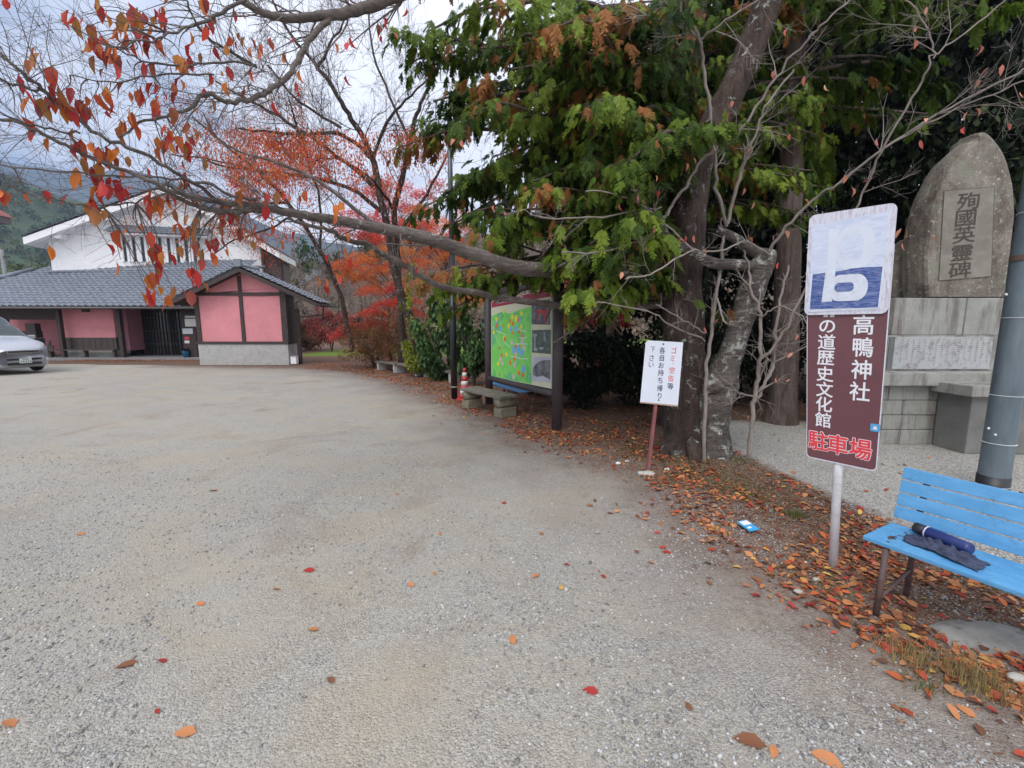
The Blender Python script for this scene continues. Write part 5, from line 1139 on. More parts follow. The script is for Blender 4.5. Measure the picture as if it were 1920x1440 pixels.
PW = plain('worn_white', (.62, .66, .74), .4, .08, 12, .05, dirt=(.48, .50, .60))
bp = plate_uv(rr(0, 0, 1, 1, .075, .06), f2, .004, .016).build('parking_plate', PLm.m, ps)
plate_uv(rr(.035, .03, .965, .97, .06, .05), f2, .016, .0172).build('plate_face', PLm.m, bp)
plate_uv([(.075, .06), (.90, .06), (.91, .435), (.58, .445), (.50, .43), (.075, .41)], f2, .0172, .0184).build('blue_field', PB.m, bp)
fz = plate_uv([(.05, .41), (.50, .43), (.58, .445), (.91, .435), (.92, .93), (.10, .90), (.05, .88)], f2, .0172, .0182).build('faded_field', PF.m, bp)
mb = plate_uv([(.045, .03), (.93, .045), (.93, .06), (.06, .047)], f2, .0184, .0194); q = plate_uv([(.045, .03), (.07, .03), (.085, .42), (.06, .42)], f2, .0186, .0194); mb.add(q.v, q.f); q = plate_uv([(.89, .06), (.915, .06), (.945, .93), (.92, .93)], f2, .0184, .0192); mb.add(q.v, q.f); mb.build('plate_border', PW, bp)
stem = [(.22, .13), (.35, .13), (.37, .44), (.25, .44)]
bowl = rr(.30, .13, .76, .385, .13, .12, 7); hole = rr(.37, .22, .60, .31, .05, .04, 5)
mb = plate_uv(stem, f2, .0184, .0194); q = plate_uv(bowl, f2, .0184, .0196); mb.add(q.v, q.f); mb.build('letter', PW, bp)
plate_uv(hole, f2, .0196, .0202).build('letter_counter', PB.m, bp)
PU = plain('pale_white', (.62, .66, .74), .35, .06, 8, .02); mb = plate_uv(rr(.36, .44, .80, .84, .15, .17, 7), f2, .0182, .0190); q = plate_uv([(.26, .44), (.37, .44), (.37, .84), (.26, .84)], f2, .0182, .0189); mb.add(q.v, q.f); mb.build('letter', PU, bp); plate_uv(rr(.40, .52, .68, .76, .08, .09, 6), f2, .0190, .0196).build('letter_counter', PF.m, bp)
tpole = f1(.5, .98, -.045); bpole = Vector((pb.x, pb.y, -.1))
cpole = f1(.46, .02, -.04)
mb = MB(); top_ = cpole + (cpole - bpole) * 1.6; top_ = Vector((top_.x, top_.y, 2.25)); mb.tube([bpole, cpole, cpole.lerp(tpole, .9)], .0275, 20); mb.build('post', plain('white_post', (.72, .73, .76), .4, .05, 5, .02, dirt=(.5, .48, .44)), ps, True)

# ---- small white litter sign on a red-brown stake
Lg = at(1200, 752, 4.86); Rg = at(1272, 762, 4.72); hv = Rg - Lg; hv.z = 0; N2 = hv.cross(Vector((0, 0, 1))).normalized()
gb = G(1214, 886); gs = thing('litter_sign', (gb.x, gb.y, 0), 'small white hand-lettered litter notice on a leaning red-brown stake', 'sign')
f3, _ = frame_from((1211, 638), (1281, 642), (1271, 762), (1200, 755), Lg, N2); C3 = (f3, Lg, N2)
plate_uv([(0, 0), (1, 0), (1, 1), (.06, 1), (0, .96)], f3, -.02, 0).build('board', plain('notice_white', (.68, .72, .82), .5, .03, 6, .03), gs)
plate_uv([(0.0, -.004), (1.0, -.004), (1.0, .02), (0.0, .016)], f3, -.018, .0015).build('rusty_edge', plain('rust', (.42, .30, .22), .8, .3, 20), gs)
LB = plain('letter_black', (.03, .03, .05), .5, .1, 5, 0); LR = plain('letter_orange_red', (.62, .08, .05), .5, .1, 5, 0)
text_px(LB, gs, [('各', 1242, 657), ('自', 1241, 671), ('お', 1240, 685), ('持', 1239, 699), ('ち', 1238, 713), ('帰', 1237, 728), ('り', 1237, 742)], C3, .165, .108, .0015, .014)
text_px(LB, gs, [('さ', 1222, 671), ('い', 1221, 684)], C3, .17, .115, .0015, .0)
text_px(LB, gs, [('下', 1224, 655)], C3, .13, .10, .0015, -.012)
text_px(LB, gs, [('等', 1257, 724)], C3, .17, .108, .0015, .014)
text_px(LR, gs, [('ゴ', 1264, 657), ('ミ', 1261, 672), ('空', 1260, 694), ('缶', 1258, 709)], C3, .165, .108, .0015, .012)
mb = MB()
u, v = uvof(1262, 681, C3); mb.add([f3(u - .02, v, .0015), f3(u + .02, v - .01, .0015), f3(u + .02, v + .006, .0015)], [(0, 1, 2)]); mb.build('character', LR, gs)
for px, py in ((1244, 645), (1235, 750)):
    mb = MB(); u, v = uvof(px, py, C3); c = f3(u, v, .004); mb.lathe([(.009, -.003), (.009, .001), (.004, .004)], c, 10, Matrix.Rotation(PI / 2, 3, 'X')); mb.build('nail', WOODD, gs)
mb = MB(); a = Vector((gb.x, gb.y, -.05)); u, v = uvof(1236, 700, C3); t_ = f3(u, v, -.035); mb.bar(a, t_, .042, .03); mb.build('stake', plain('red_stake', (.24, .085, .085), .8, .2, 9, .2), gs)
c_ = G(1213, 890); o = thing('foot_stone', (c_.x, c_.y, 0), 'flat pale stone at the foot of the litter sign stake', 'stone')
def rock(c, s, mat, parent, name='stone', seed=0, sub=3):
    bm = bmesh.new(); bmesh.ops.create_icosphere(bm, subdivisions=sub, radius=1)
    for v in bm.verts:
        q = v.co * 1.2 + Vector((seed, 0, 0)); v.co *= 1 + .28 * noise.noise(q) + .12 * noise.noise(q * 3)
        v.co = Vector((v.co.x * s[0], v.co.y * s[1], v.co.z * s[2])) + Vector(c)
    me = bpy.data.meshes.new(name); bm.to_mesh(me); bm.free(); return mk(name, me, mat, parent, True)
STN = plain('pale_stone', (.42, .41, .37), .9, .2, 9, .4, dirt=(.25, .24, .21))
rock((c_.x, c_.y, .01), (.11, .06, .035), STN, o, seed=3)
LITT = plain('white_scrap', (.74, .73, .70), .7, .05)
for i, (px, py, s_, lab) in enumerate([(1159, 870, .035, 'white scrap on the soil left of the litter sign stake'), (1176, 866, .028, 'small pale scrap just right of the white one by the litter sign'), (1251, 882, .04, 'white stone chip on the leaves right of the litter sign stake'), (1190, 832, .035, 'flat pale scrap behind the litter sign stake'), (1120, 1000, .02, 'tiny pale pebble on the gravel in front of the litter sign'), (1496, 1112, .03, 'whitish pebble on the leaf edge left of the white post'), (1905, 1274, .04, 'rounded grey pebble under leaves at the right edge'), (1530, 1090, .028, 'pale pebble near the foot of the white post')]):
    c_ = G(px, py); o = thing('pebble', (c_.x, c_.y, 0), lab, 'stone'); rock((c_.x, c_.y, .012), (s_, s_ * .7, s_ * .5), LITT if i < 4 else STN, o, seed=i + 9, sub=2)
# concrete slab at lower right, partly bedded in soil
c_ = G(1850, 1195); o = thing('concrete_slab', (c_.x, c_.y, 0), 'flat weathered slab sunk in the leaves below the blue bench', 'slab'); rock((c_.x, c_.y, -.03), (.32, .17, .06), plain('weathered_slab', (.27, .26, .24), .95, .2, 6, .5, dirt=(.12, .11, .09)), o, 'slab', 4, 4)
c_ = G(1402, 993); o = thing('blue_packet', (c_.x, c_.y, .01), 'small blue and white packet dropped on the leaf litter', 'packet')
M_ = Matrix.Rotation(.35, 3, 'Z') @ Matrix.Rotation(.18, 3, 'X'); mb = MB(); mb.box((c_.x, c_.y, .035), (.105, .135, .012), M_); mb.build('packet_body', plain('packet_blue', (.05, .36, .68), .4, .1), o, bev=.003); mb = MB(); mb.box(Vector((c_.x, c_.y, .035)) + M_ @ Vector((0, .03, .0075)), (.085, .05, .002), M_); mb.box(Vector((c_.x, c_.y, .035)) + M_ @ Vector((-.02, -.03, .0075)), (.04, .02, .002), M_); mb.build('print', LITT, o)

# ---- map board
Lb = Vector((at(917, 720, 9.3).x, 9.3, 0)); Rb = Vector((at(1044, 800, 6.95).x, 6.95, 0)); hv = Rb - Lb; N3 = hv.cross(Vector((0, 0, 1))).normalized(); 
bb = thing('map_board', (Lb + Rb) / 2, 'large brown-posted notice board with a green visitor map and three photographs', 'notice board')
POST = plain('post_brown', (.060, .048, .052), .55, .2, 12, .25)
mb = MB(); mb.tube([Rb + Vector((0, 0, -.1)), Rb + Vector((0, 0, 2.72))], .088, 20); mb.build('post', POST, bb, True)
mb = MB(); mb.tube([Lb + Vector((0, 0, -.1)), Lb + Vector((0, 0, 2.75))], .085, 20); mb.build('post', POST, bb, True)
zr = at(1035, 740, 6.95).z
mb = MB(); mb.tube([Lb + Vector((0, 0, zr)), Rb + Vector((0, 0, zr))], .065, 14); mb.build('rail', POST, bb, True)
mb = MB(); mb.tube([Lb + Vector((0, 0, 2.40)) - hv * .04, Rb + Vector((0, 0, 2.40)) + hv * .02], .06, 14); mb.build('rail', POST, bb, True)
ns = -N3 if N3.y > 0 else N3
if (Vector((0, 0, 0)) - Rb).dot(ns) < 0: ns = -ns
PP0 = Lb + ns * .02
def bq(lst): return [hit(px, py, PP0, N3) for px, py in lst]
def bplate(name, lst, off, mat, parent, th=.002):
    p = bq(lst); n = len(p); mb = MB(); mb.add([q + ns * (off + th) for q in p] + [q + ns * off for q in p], [tuple(range(n))[::-1], tuple(range(n, 2 * n))] + [(i, (i + 1) % n, n + (i + 1) % n, n + i) for i in range(n)]); return mb.build(name, mat, parent)
CREAM = plain('panel_cream', (.62, .62, .44), .5, .04, 5, 0)
pan = bplate('panel', [(921, 566), (1034, 539), (1034, 729), (921, 706)], -.03, CREAM, bb, .03)
bplate('title_bar', [(922, 567), (1033, 541), (1033, 556), (922, 577)], .001, plain('title_red', (.33, .02, .055), .5, .08, 4, 0), pan)
GRN = NT('map_green'); gn = GRN.noise(2.4, 5, .6); GRN.col(GRN.ramp(gn, [(.38, (.17, .62, .10)), (.52, (.22, .66, .13)), (.62, (.10, .48, .14)), (.70, (.16, .52, .38))])); GRN.set(Roughness=.4)
mp = bplate('map', [(922, 592), (940, 585), (958, 588), (975, 580), (996, 575), (997, 720), (922, 705)], .001, GRN.m, bb)
R.seed(9)
def dots(name, cols, lst, off, mat):
    for px, py, s_ in lst:
        mb = MB(); p0 = hit(px, py, PP0, N3) + ns * off; hx = hv.normalized() * s_; hz = Vector((0, 0, s_)); mb.add([p0 + hx * math.cos(a) + hz * math.sin(a) for a in [2 * PI * k / 9 for k in range(9)]], [tuple(range(9))]); mb.build(name, mat, mp)
dots('map_mark', 0, [(932, 611, .05), (943, 611, .03), (957, 602, .04), (962, 607, .045), (974, 622, .04), (979, 630, .04), (961, 624, .035), (967, 649, .045), (975, 647, .04), (965, 672, .05), (957, 680, .05), (937, 653, .04), (941, 666, .05), (973, 699, .05), (981, 703, .05), (947, 636, .05), (937, 702, .035), (972, 600, .04)], .005, plain('mark_orange', (.75, .16, .04), .5, .15, 30, 0))
dots('map_mark', 0, [(931, 598, .05), (968, 597, .07), (954, 611, .06), (978, 588, .05), (926, 623, .05), (946, 634, .06), (950, 664, .05), (934, 682, .05), (961, 594, .05), (944, 570.5 + 12, .05), (978, 612, .04)], .004, plain('mark_yellow', (.78, .70, .05), .5, .1, 30, 0))
dots('map_mark', 0, [(938, 616, .05), (958, 617, .06), (968, 616, .06), (930, 605, .05), (972, 655, .08), (979, 661, .07), (982, 692, .07), (964, 656, .08), (975, 600, .05)], .0035, plain('mark_blue', (.16, .42, .72), .5, .2, 30, 0))
dots('map_mark', 0, [(939, 674, .06), (943, 682, .04), (960, 642, .05), (965, 684, .05), (983, 652, .05), (979, 640, .05), (926, 615, .04), (963, 706, .05), (967, 663, .05)], .0035, plain('mark_pink', (.66, .44, .52), .5, .2, 30, 0))
mb = MB()
for a, b in [((930, 620), (950, 628)), ((972, 617), (987, 622)), ((974, 633), (988, 634)), ((966, 645), (990, 645)), ((972, 672), (990, 673)), ((958, 668), (974, 671)), ((940, 590), (930, 605)), ((928, 628), (940, 650)), ((945, 640), (958, 652))]:
    A_, B_ = hit(*a, PP0, N3) + ns * .006, hit(*b, PP0, N3) + ns * .006; w_ = Vector((0, 0, .008)); mb.add([A_ - w_, B_ - w_, B_ + w_, A_ + w_], [(0, 1, 2, 3)])
mb.build('map_line', plain('line_pale', (.62, .74, .66), .5, .1, 9, 0), mp)
mb = MB()
for i in range(13):      # white title strokes, illegible in the photograph
    px = 931 + i * 3.9; py = 567.5 - i * .75
    for k in range(3):
        A_ = hit(px + R.uniform(-1, 1), py + k * 2.2 - 2, PP0, N3) + ns * .006; mb.add([A_, A_ + hv.normalized() * .06, A_ + hv.normalized() * .06 + Vector((0, 0, .012)), A_ + Vector((0, 0, .012))], [(0, 1, 2, 3)])
mb.build('title_stroke', SGW, pan)
def photo(name, lst, stops, sc_):
    m = NT(name); m.col(m.ramp(m.noise(sc_, 6, .7), stops)); m.set(Roughness=.35); return bplate('photograph', lst, .001, m.m, bb)
p1_ = photo('photo_gate', [(997, 565), (1032, 561), (1032, 609), (997, 608)], [(.3, (.02, .025, .03)), (.5, (.10, .11, .13)), (.66, (.28, .27, .33))], 9)
mb = MB()
def strip(mb, a, b, wz, off=.005):
    A_, B_ = hit(*a, PP0, N3) + ns * off, hit(*b, PP0, N3) + ns * off; d = (B_ - A_).normalized(); w_ = d.cross(ns) * wz; mb.add([A_ - w_, B_ - w_, B_ + w_, A_ + w_], [(0, 1, 2, 3)])
strip(mb, (1006, 583), (1026, 584), .02); strip(mb, (1007, 588), (1025, 588), .012); strip(mb, (1010, 583), (1009, 605), .015); strip(mb, (1021, 583), (1022, 606), .018); mb.build('gate_shape', plain('gate_red', (.55, .06, .04), .5, .1), p1_)
p2_ = photo('photo_lanterns', [(998, 619), (1033, 618), (1033, 664), (998, 661)], [(.3, (.02, .04, .03)), (.55, (.09, .13, .11)), (.72, (.25, .30, .28))], 10)
mb = MB(); strip(mb, (1003, 626), (1003, 655), .022); strip(mb, (1000, 629), (1007, 629), .02); strip(mb, (1001, 655), (1008, 655), .025); strip(mb, (1021, 623), (1021, 640), .015); strip(mb, (1012, 653), (1019, 653), .02); mb.build('lantern_shape', plain('lantern_grey', (.36, .42, .42), .6, .2, 20), p2_)
p3_ = photo('photo_bridge', [(998, 670), (1033, 668), (1033, 718), (998, 714)], [(.3, (.40, .40, .48)), (.7, (.55, .55, .64))], 3)
m = NT('arch_view'); m.col(m.ramp(m.noise(9, 6, .7), [(.35, (.04, .045, .05)), (.6, (.22, .22, .24))])); bplate('arch_shape', [(999, 702), (1000, 690), (1006, 682), (1014, 677), (1024, 675), (1032, 675), (1032, 712), (1018, 704), (1008, 707)], .004, m.m, p3_)

# ---- benches
BLUE = NT('blue_paint'); bn = BLUE.noise(5, 6, .65, BLUE.sc((1, 1, 4))); kk = BLUE.ramp(bn, [(.3, (.075, .28, .53)), (.7, (.13, .37, .63))]); dd_ = BLUE.ramp(BLUE.noise(9, 10, .9), [(.53, 0), (.66, .75)]); BLUE.col(BLUE.mix(dd_, kk, (.06, .16, .27))); BLUE.set(Roughness=.5); BLUE.bump(BLUE.noise(40, 4), .15, .004)
IRON = plain('rusty_leg', (.12, .075, .07), .7, .3, 20, .2)
def blue_bench(O, u, w_, L, label, group='blue slatted benches'):
    u = Vector(u).normalized(); w_ = Vector(w_).normalized(); O = Vector(O); t = thing('park_bench', (O.x, O.y, 0), label, 'bench', group)
    M_ = Matrix((u, w_, Vector((0, 0, 1)))).transposed(); zc = O.z
    def B(mb, a, b, rot=None):
        c = [(a[i] + b[i]) / 2 for i in range(3)]; s = [abs(b[i] - a[i]) for i in range(3)]
        mb.box(Vector((O.x, O.y, 0)) + M_ @ Vector(c), s, M_ @ rot if rot is not None else M_)
    for k in range(5):
        mb = MB(); y0 = .005 + k * .076; B(mb, (0, y0, zc - .026), (L, y0 + .070, zc)); mb.build('seat_slat', BLUE.m, t, bev=.005)
    tilt = Matrix.Rotation(-.22, 3, 'X')
    for k in range(4):
        z = zc + .035 + k * .082; y = .40 + (z - zc) * .22; mb = MB()
        c = Vector((L / 2, y, z + .036)); mb.box(Vector((O.x, O.y, 0)) + M_ @ c, (L, .022, .076), M_ @ tilt); mb.build('back_slat', BLUE.m, t, bev=.005)
    def pt(x, y, z): return Vector((O.x, O.y, 0)) + M_ @ Vector((x, y, z))
    for x in (.11, L - .11):
        for k in range(5): mb = MB(); mb.lathe([(.009, -.001), (.009, .002), (.005, .0045)], pt(x, .04 + k * .076, zc), 10); mb.build('bolt', IRON, t, True)
    for x in (.11, L - .11):
        mb = MB(); mb.tube([pt(x, .03, zc - .03), pt(x, -.005, 0)], .017, 10); mb.build('leg', IRON, t, True)
        mb = MB(); mb.tube([pt(x, .40, zc + .36), pt(x, .385, zc - .02), pt(x, .38, 0)], .017, 10) if False else mb.tube([pt(x, .44 + .06, zc + .34), pt(x, .415, zc - .03), pt(x, .40, 0)], .017, 10); mb.build('leg', IRON, t, True)
        mb = MB(); mb.tube([pt(x, .02, .10), pt(x, .40, .17)], .010, 8); mb.tube([pt(x, .02, zc - .036), pt(x, .41, zc - .036)], .010, 8); mb.build('brace', IRON, t, True)
    return t, pt
bO = G(1617, 1004, .45); 
d0 = (G(1920, 1113, .45) - bO); d0.z = 0; d0.normalize(); dw = Vector((-d0.y, d0.x, 0))
if dw.x < 0: dw = -dw
bench, bpt = blue_bench(bO, d0, dw, 1.75, 'bright blue slatted bench at the right edge in front of the grey steel pole')
blue_bench(Vector((.02 - .62, 9.75, .42)), hv, Vector((.887, .462, 0)), 1.6, 'blue slatted bench showing beneath the map board')
# things on the bench
o_ = bpt(.235, .23, .45); t = thing('water_bottle', o_, 'dark blue bottle with black cap lying on the blue bench', 'bottle')
a_ = bpt(.14, .30, .493); b_ = bpt(.40, .225, .493); dd = (b_ - a_).normalized(); Mq = dd.to_track_quat('Z', 'Y').to_matrix(); LL = (b_ - a_).length
NAVY = plain('navy_metal', (.018, .03, .14), .3, .15, 30, .02); BLK = plain('black_plastic', (.02, .02, .024), .45, .1)
mb = MB(); mb.lathe([(.0, .055), (.034, .055), (.036, .06), (.036, LL - .012), (.030, LL), (.0, LL)], a_, 24, Mq); mb.build('bottle_body', NAVY, t, True)
mb = MB(); mb.lathe([(.028, 0), (.033, .004), (.033, .053), (.028, .057)], a_, 24, Mq); mb.build('cap', BLK, t, True)
mb = MB(); mb.lathe([(.0365, .062), (.0368, .066), (.0365, .070)], a_, 24, Mq); mb.build('ring', SGW, t, True)
t = thing('crumpled_cloth', bpt(.30, .15, .45), 'crumpled dark blue-grey cloth on the bench seat in front of the bottle', 'cloth')
bm = bmesh.new(); bmesh.ops.create_grid(bm, x_segments=40, y_segments=26, size=1)
for v in bm.verts:
    x, y = v.co.x, v.co.y; rr_ = 1 + .22 * noise.noise(Vector((math.atan2(y, x) * 1.4, 2, 0))); e = min(1, max(0, 1.25 - math.hypot(x, y)))
    rr_ += .15 * noise.noise(Vector((x * 3, y * 3, 7))); z = .46 + .006 + e * (.016 + .060 * abs(noise.noise(Vector((x * 3.6, y * 4.4, 5)))) + .022 * noise.noise(Vector((x * 9, y * 8, 1))))
    q = bpt(.31 + x * .165 * rr_ + .02 * noise.noise(Vector((x * 2, y * 2, 3))), .165 + y * .075 * rr_ - .035 * x + .02 * noise.noise(Vector((x * 4, y, 8))), z - .006); v.co = q
me_ = bpy.data.meshes.new('cloth'); bm.to_mesh(me_); bm.free(); CL = plain('cloth_navy', (.045, .055, .10), .9, .4, 30, .5); c_ob = mk('cloth_fold', me_, CL, t, True)
sol = c_ob.modifiers.new('thick', 'SOLIDIFY'); sol.thickness = .006
t = thing('dry_leaf', bpt(.13, .11, .455), 'curled brown dead leaf on the left end of the blue bench seat', 'leaf'); M_ = rotmats(np.array([1.9]), np.array([.1]), np.array([.5])); V, Fc = replicate(np.array(LEAFV) - np.array([0, .5, 0]), LEAFF, np.array([bpt(.10, .12, .458)[:]]), M_, np.array([.085])); mk('blade', arr_mesh('blade', V, Fc, np.full(8, .12)), LIT, t, True)
# log benches
LOG = plain('weathered_wood', (.17, .145, .12), .9, .3, 7, .5, dirt=(.10, .11, .07)); DRUM = plain('mossy_block', (.20, .18, .13), .95, .25, 9, .5, dirt=(.11, .12, .06))
def log_bench(A_, B_, wd, h, label, drums=True, group=None, nb=3):
    A_, B_ = Vector(A_), Vector(B_); u = (B_ - A_); L = u.length; u.normalize(); w_ = Vector((-u.y, u.x, 0)); 
    if w_.y < 0: w_ = -w_
    M_ = Matrix((u, w_, Vector((0, 0, 1)))).transposed(); o = thing('log_bench', (A_ + B_) / 2, label, 'bench', group)
    for k in range(nb):
        y = (k + .5) / nb * wd - wd / 2; mb = MB(); mb.box((A_ + B_) / 2 + M_ @ Vector((R.uniform(-.02, .02), y, h - .03)), (L, wd / nb - .012, .06), M_); mb.build('plank', LOG, o, bev=.012)
    for s in (.10, .90):
        c = A_.lerp(B_, s); mb = MB()
        if drums:
            mb.box(c + Vector((0, 0, .09)), (.24, wd * .84, .19), M_); mb.build('block', DRUM, o, bev=.02); mb = MB(); mb.tube([c + M_ @ Vector((.0, -wd * .44, .27)), c + M_ @ Vector((0, wd * .44, .27))], .092, 18, wob=.02, seed=2); o2 = mb.build('log', DRUM, o, True)
        else:
            mb.box(c + Vector((0, 0, (h - .06) / 2)), (.13, wd * .8, h - .06), M_); mb.build('block', CONC, o, bev=.01)
    return o
rb_ = G(946, 783); rb_ = Vector((rb_.x, rb_.y + .12, 0)); lb_ = G(884, 765) ; lb_ = Vector((lb_.x, lb_.y + .1, 0)); u_ = (rb_ - lb_).normalized()
log_bench(lb_ - u_ * .12, rb_ + u_ * .16, .44, .42, 'weathered plank bench on mossy log blocks in front of the map board')
for a, b, lab in [((712, 693), (742, 698), 'farthest grey low bench beside the brown shrub'), ((745, 698), (782, 704), 'second low grey bench of the row by the shrubs, between the farthest and the nearest'), ((798, 706), (845, 716), 'nearest low grey bench of the row, just left of the black pole')]:
    p = G(*a); q = G(*b); log_bench(p, q + (q - p) * .25, .4, .36, lab, False, 'low grey benches in a row along the shrubs')
# cone
cc = Vector((at(871, 700, 9.9).x, 9.9, 0)); t = thing('traffic_cone', cc, 'red and white striped traffic cone behind the plank bench', 'cone')
CR = plain('cone_red', (.50, .035, .04), .5, .1); CW = plain('cone_white', (.62, .62, .62), .5, .05)
mb = MB(); mb.box(cc + Vector((0, 0, .02)), (.36, .36, .04)); mb.build('base', CR, t, bev=.01)
def cr(z): return .14 - .105 * z / .72
for k in range(7):
    z0_, z1_ = .04 + k * .1, .04 + (k + 1) * .1; mb = MB(); mb.lathe([(cr(z0_), z0_), (cr(z1_), z1_)], cc, 20); mb.build('stripe', CR if k % 2 == 0 else CW, t, True)

# ---- poles
c_ = G(852, 747); t = thing('lamp_pole', (c_.x, c_.y, 0), 'slim black pole in front of the green shrub, its top lost in the cypress', 'pole')
BP = plain('black_paint', (.012, .013, .017), .35, .2, 9, .05, spec=.6)
mb = MB(); mb.tube([c_ + Vector((0, 0, -.05)), c_ + Vector((0, 0, 3.3))], .075, 18); mb.build('lower_pole', BP, t, True)
mb = MB(); mb.tube([c_ + Vector((0, 0, 3.3)), c_ + Vector((0, 0, 6.2))], .055, 16); mb.build('upper_pole', plain('grey_pole', (.07, .08, .10), .35, .2), t, True)
mb = MB()
for z in (.28, 2.42): mb.lathe([(.077, z - .012), (.081, z), (.077, z + .012)], c_, 18)
mb.build('band', CONC, t, True)
pb2 = G(1858, 926); t = thing('steel_pole', (pb2.x, pb2.y, 0), 'thick grey-blue painted steel pole with wire bands behind the blue bench', 'pole')
SP_ = NT('pole_paint'); sn = SP_.noise(3, 6, .7, SP_.sc((3, 3, .8))); SP_.col(SP_.ramp(sn, [(.3, (.10, .135, .155)), (.6, (.15, .19, .215)), (.8, (.20, .23, .24))])); SP_.set(Roughness=.42, Metallic=.15); SP_.bump(SP_.noise(30, 4), .12, .004)
mb = MB(); mb.tube([pb2 + Vector((0, 0, z)) for z in (-.1, .16, 2, 5, 9)], [.118, .118, .114, .107, .095], 32); mb.build('pole', SP_.m, t, True)
mb = MB(); mb.tube([pb2 + Vector((0, 0, -.1)), pb2 + Vector((0, 0, .20))], .124, 32); mb.build('base_sleeve', BLK, t, True)
zs = [at(1850, y, pb2.y).z for y in (915, 830, 741, 596, 398)]
mb = MB()
for i, z in enumerate([.10] + zs[1:]): mb.lathe([(.1245 - .002 * i, z - .003), (.1275 - .002 * i, z), (.1245 - .002 * i, z + .003)], pb2, 32, Matrix.Rotation(.06, 3, 'Y') if False else None)
mb.build('wire_band', plain('wire', (.6, .62, .62), .4, .1), t, True)
z = at(1900, 484, pb2.y).z; mb = MB(); mb.lathe([(.118, z - .025), (.121, z - .025), (.121, z + .025), (.118, z + .025)], pb2, 32, None); mb.build('clamp', plain('rust_band', (.12, .07, .055), .7, .3), t)
mb = MB()
for px, py in ((1886, 552), (1853, 803), (1866, 915 - 100)):
    p = at(px, py, pb2.y - .11); mb.lathe([(.012, 0), (.010, .008), (.0, .010)], (p.x, p.y, p.z), 10, Matrix.Rotation(PI / 2, 3, 'X'))
mb.build('bolt', SGW, t)

# ---- memorial stone on its stepped base
MSN = NT('memorial_stone'); a1 = MSN.noise(2.2, 9, .72); k1 = MSN.ramp(a1, [(.3, (.16, .135, .115)), (.5, (.25, .22, .185)), (.7, (.33, .30, .25))])
k1 = MSN.mix(MSN.ramp(MSN.noise(1.5, 7, .75, MSN.sc((1.6, 1.6, .9)), .6), [(.46, 0), (.60, .8)]), k1, (.105, .072, .062))
k1 = MSN.mix(MSN.ramp(MSN.noise(3.2, 9, .8), [(.52, 0), (.62, .6)]), k1, (.22, .25, .18))
k1 = MSN.mix(MSN.ramp(MSN.noise(14, 6, .8), [(.575, 0), (.62, .9)]), k1, (.50, .50, .42)); MSN.col(k1); MSN.set(Roughness=.95); MSN.bump(a1, 1.0, .09); MSN.bump(MSN.noise(26, 6, .7), .5, .01)
GRA = NT('granite'); g1 = GRA.noise(3, 8, .7); k2 = GRA.ramp(g1, [(.3, (.25, .25, .225)), (.7, (.40, .40, .365))]); k2 = GRA.mix(GRA.ramp(GRA.noise(1.8, 7, .75, GRA.sc((3, 3, .4))), [(.49, 0), (.64, .8)]), k2, (.105, .08, .075)); k2 = GRA.mix(GRA.ramp(GRA.noise(120, 2), [(.45, 0), (.6, .3)]), k2, (.16, .16, .15)); GRA.col(k2); GRA.set(Roughness=.9); GRA.bump(g1, .5, .02); GRA.bump(GRA.noise(60, 4), .4, .006)
YM = 6.45
t = thing('memorial_stone', (at(1790, 558, YM).x, YM, at(1790, 558, YM).z), 'tall pointed memorial stone with five carved characters standing on a stone base', 'monument')
out = [(1709, 557), (1706, 520), (1706, 470), (1714, 411), (1727, 367), (1741, 338), (1754, 313), (1774, 292), (1792, 274), (1810, 259), (1826, 248), (1842, 249), (1860, 266), (1874, 288), (1884, 320), (1891, 353), (1894, 390), (1889, 442), (1882, 500), (1876, 557)]
O2 = [at(px, py, YM - .12) for px, py in out]; cx_ = sum(p.x for p in O2) / len(O2); cz_ = sum(p.z for p in O2) / len(O2); zb0 = O2[0].z
R.seed(21); O2 = [Vector((p.x + .075 + (.11 if p.x < cx_ - .45 else .07 if p.x < cx_ else -.02), p.y, p.z)) for p in O2]; dense = fract(O2, 5); n = len(dense)
def ringp(s, y):
    r_ = []
    for p in dense:
        j = .018 * noise.noise(Vector((p.x * 4, y * 5, p.z * 4))); x = cx_ + (p.x - cx_) * (s + j * .6); z_ = zb0 + (p.z - zb0) * (s * .5 + .5 + j * .5) if s < 1 else p.z; r_.append(Vector((x, y, max(z_, zb0) if p.z > zb0 + .02 else zb0)))
    return r_
rings = [ringp(.93, YM - .17), ringp(.975, YM - .14), ringp(1.0, YM - .06), ringp(1.0, YM + .12), ringp(.94, YM + .24)]
mb = MB(); 
for r_ in rings: mb.v += [tuple(p) for p in r_]
for a in range(len(rings) - 1):
    for i in range(n): j = (i + 1) % n; mb.f.append((a * n + i, a * n + j, (a + 1) * n + j, (a + 1) * n + i))
mb.f.append(tuple(range(n))[::-1]); mb.f.append(tuple((len(rings) - 1) * n + i for i in range(n)))
mb.build('stone_slab', MSN.m, t)
yf = YM - .175
PF0 = Vector((0, yf, 0)); NY = Vector((0, 1, 0))
MP = plain('panel_stone', (.205, .19, .16), .9, .18, 3, .4, dirt=(.29, .28, .23))
pq = [hit(1770, 358, PF0, NY), hit(1864, 350, PF0, NY), hit(1858, 518, PF0, NY), hit(1760, 526, PF0, NY)]
mb = MB(); mb.add([p - Vector((0, .004, 0)) for p in pq] + [p + Vector((0, .03, 0)) for p in pq], [(0, 1, 2, 3), (0, 4, 5, 1), (1, 5, 6, 2), (2, 6, 7, 3), (3, 7, 4, 0)]); mb.build('inscription_panel', MP, t)
mb = MB(); DS = plain('carving_shade', (.07, .06, .05), .95, .2, 8)  # dark tone paints in the shade of cut grooves; nothing is recessed
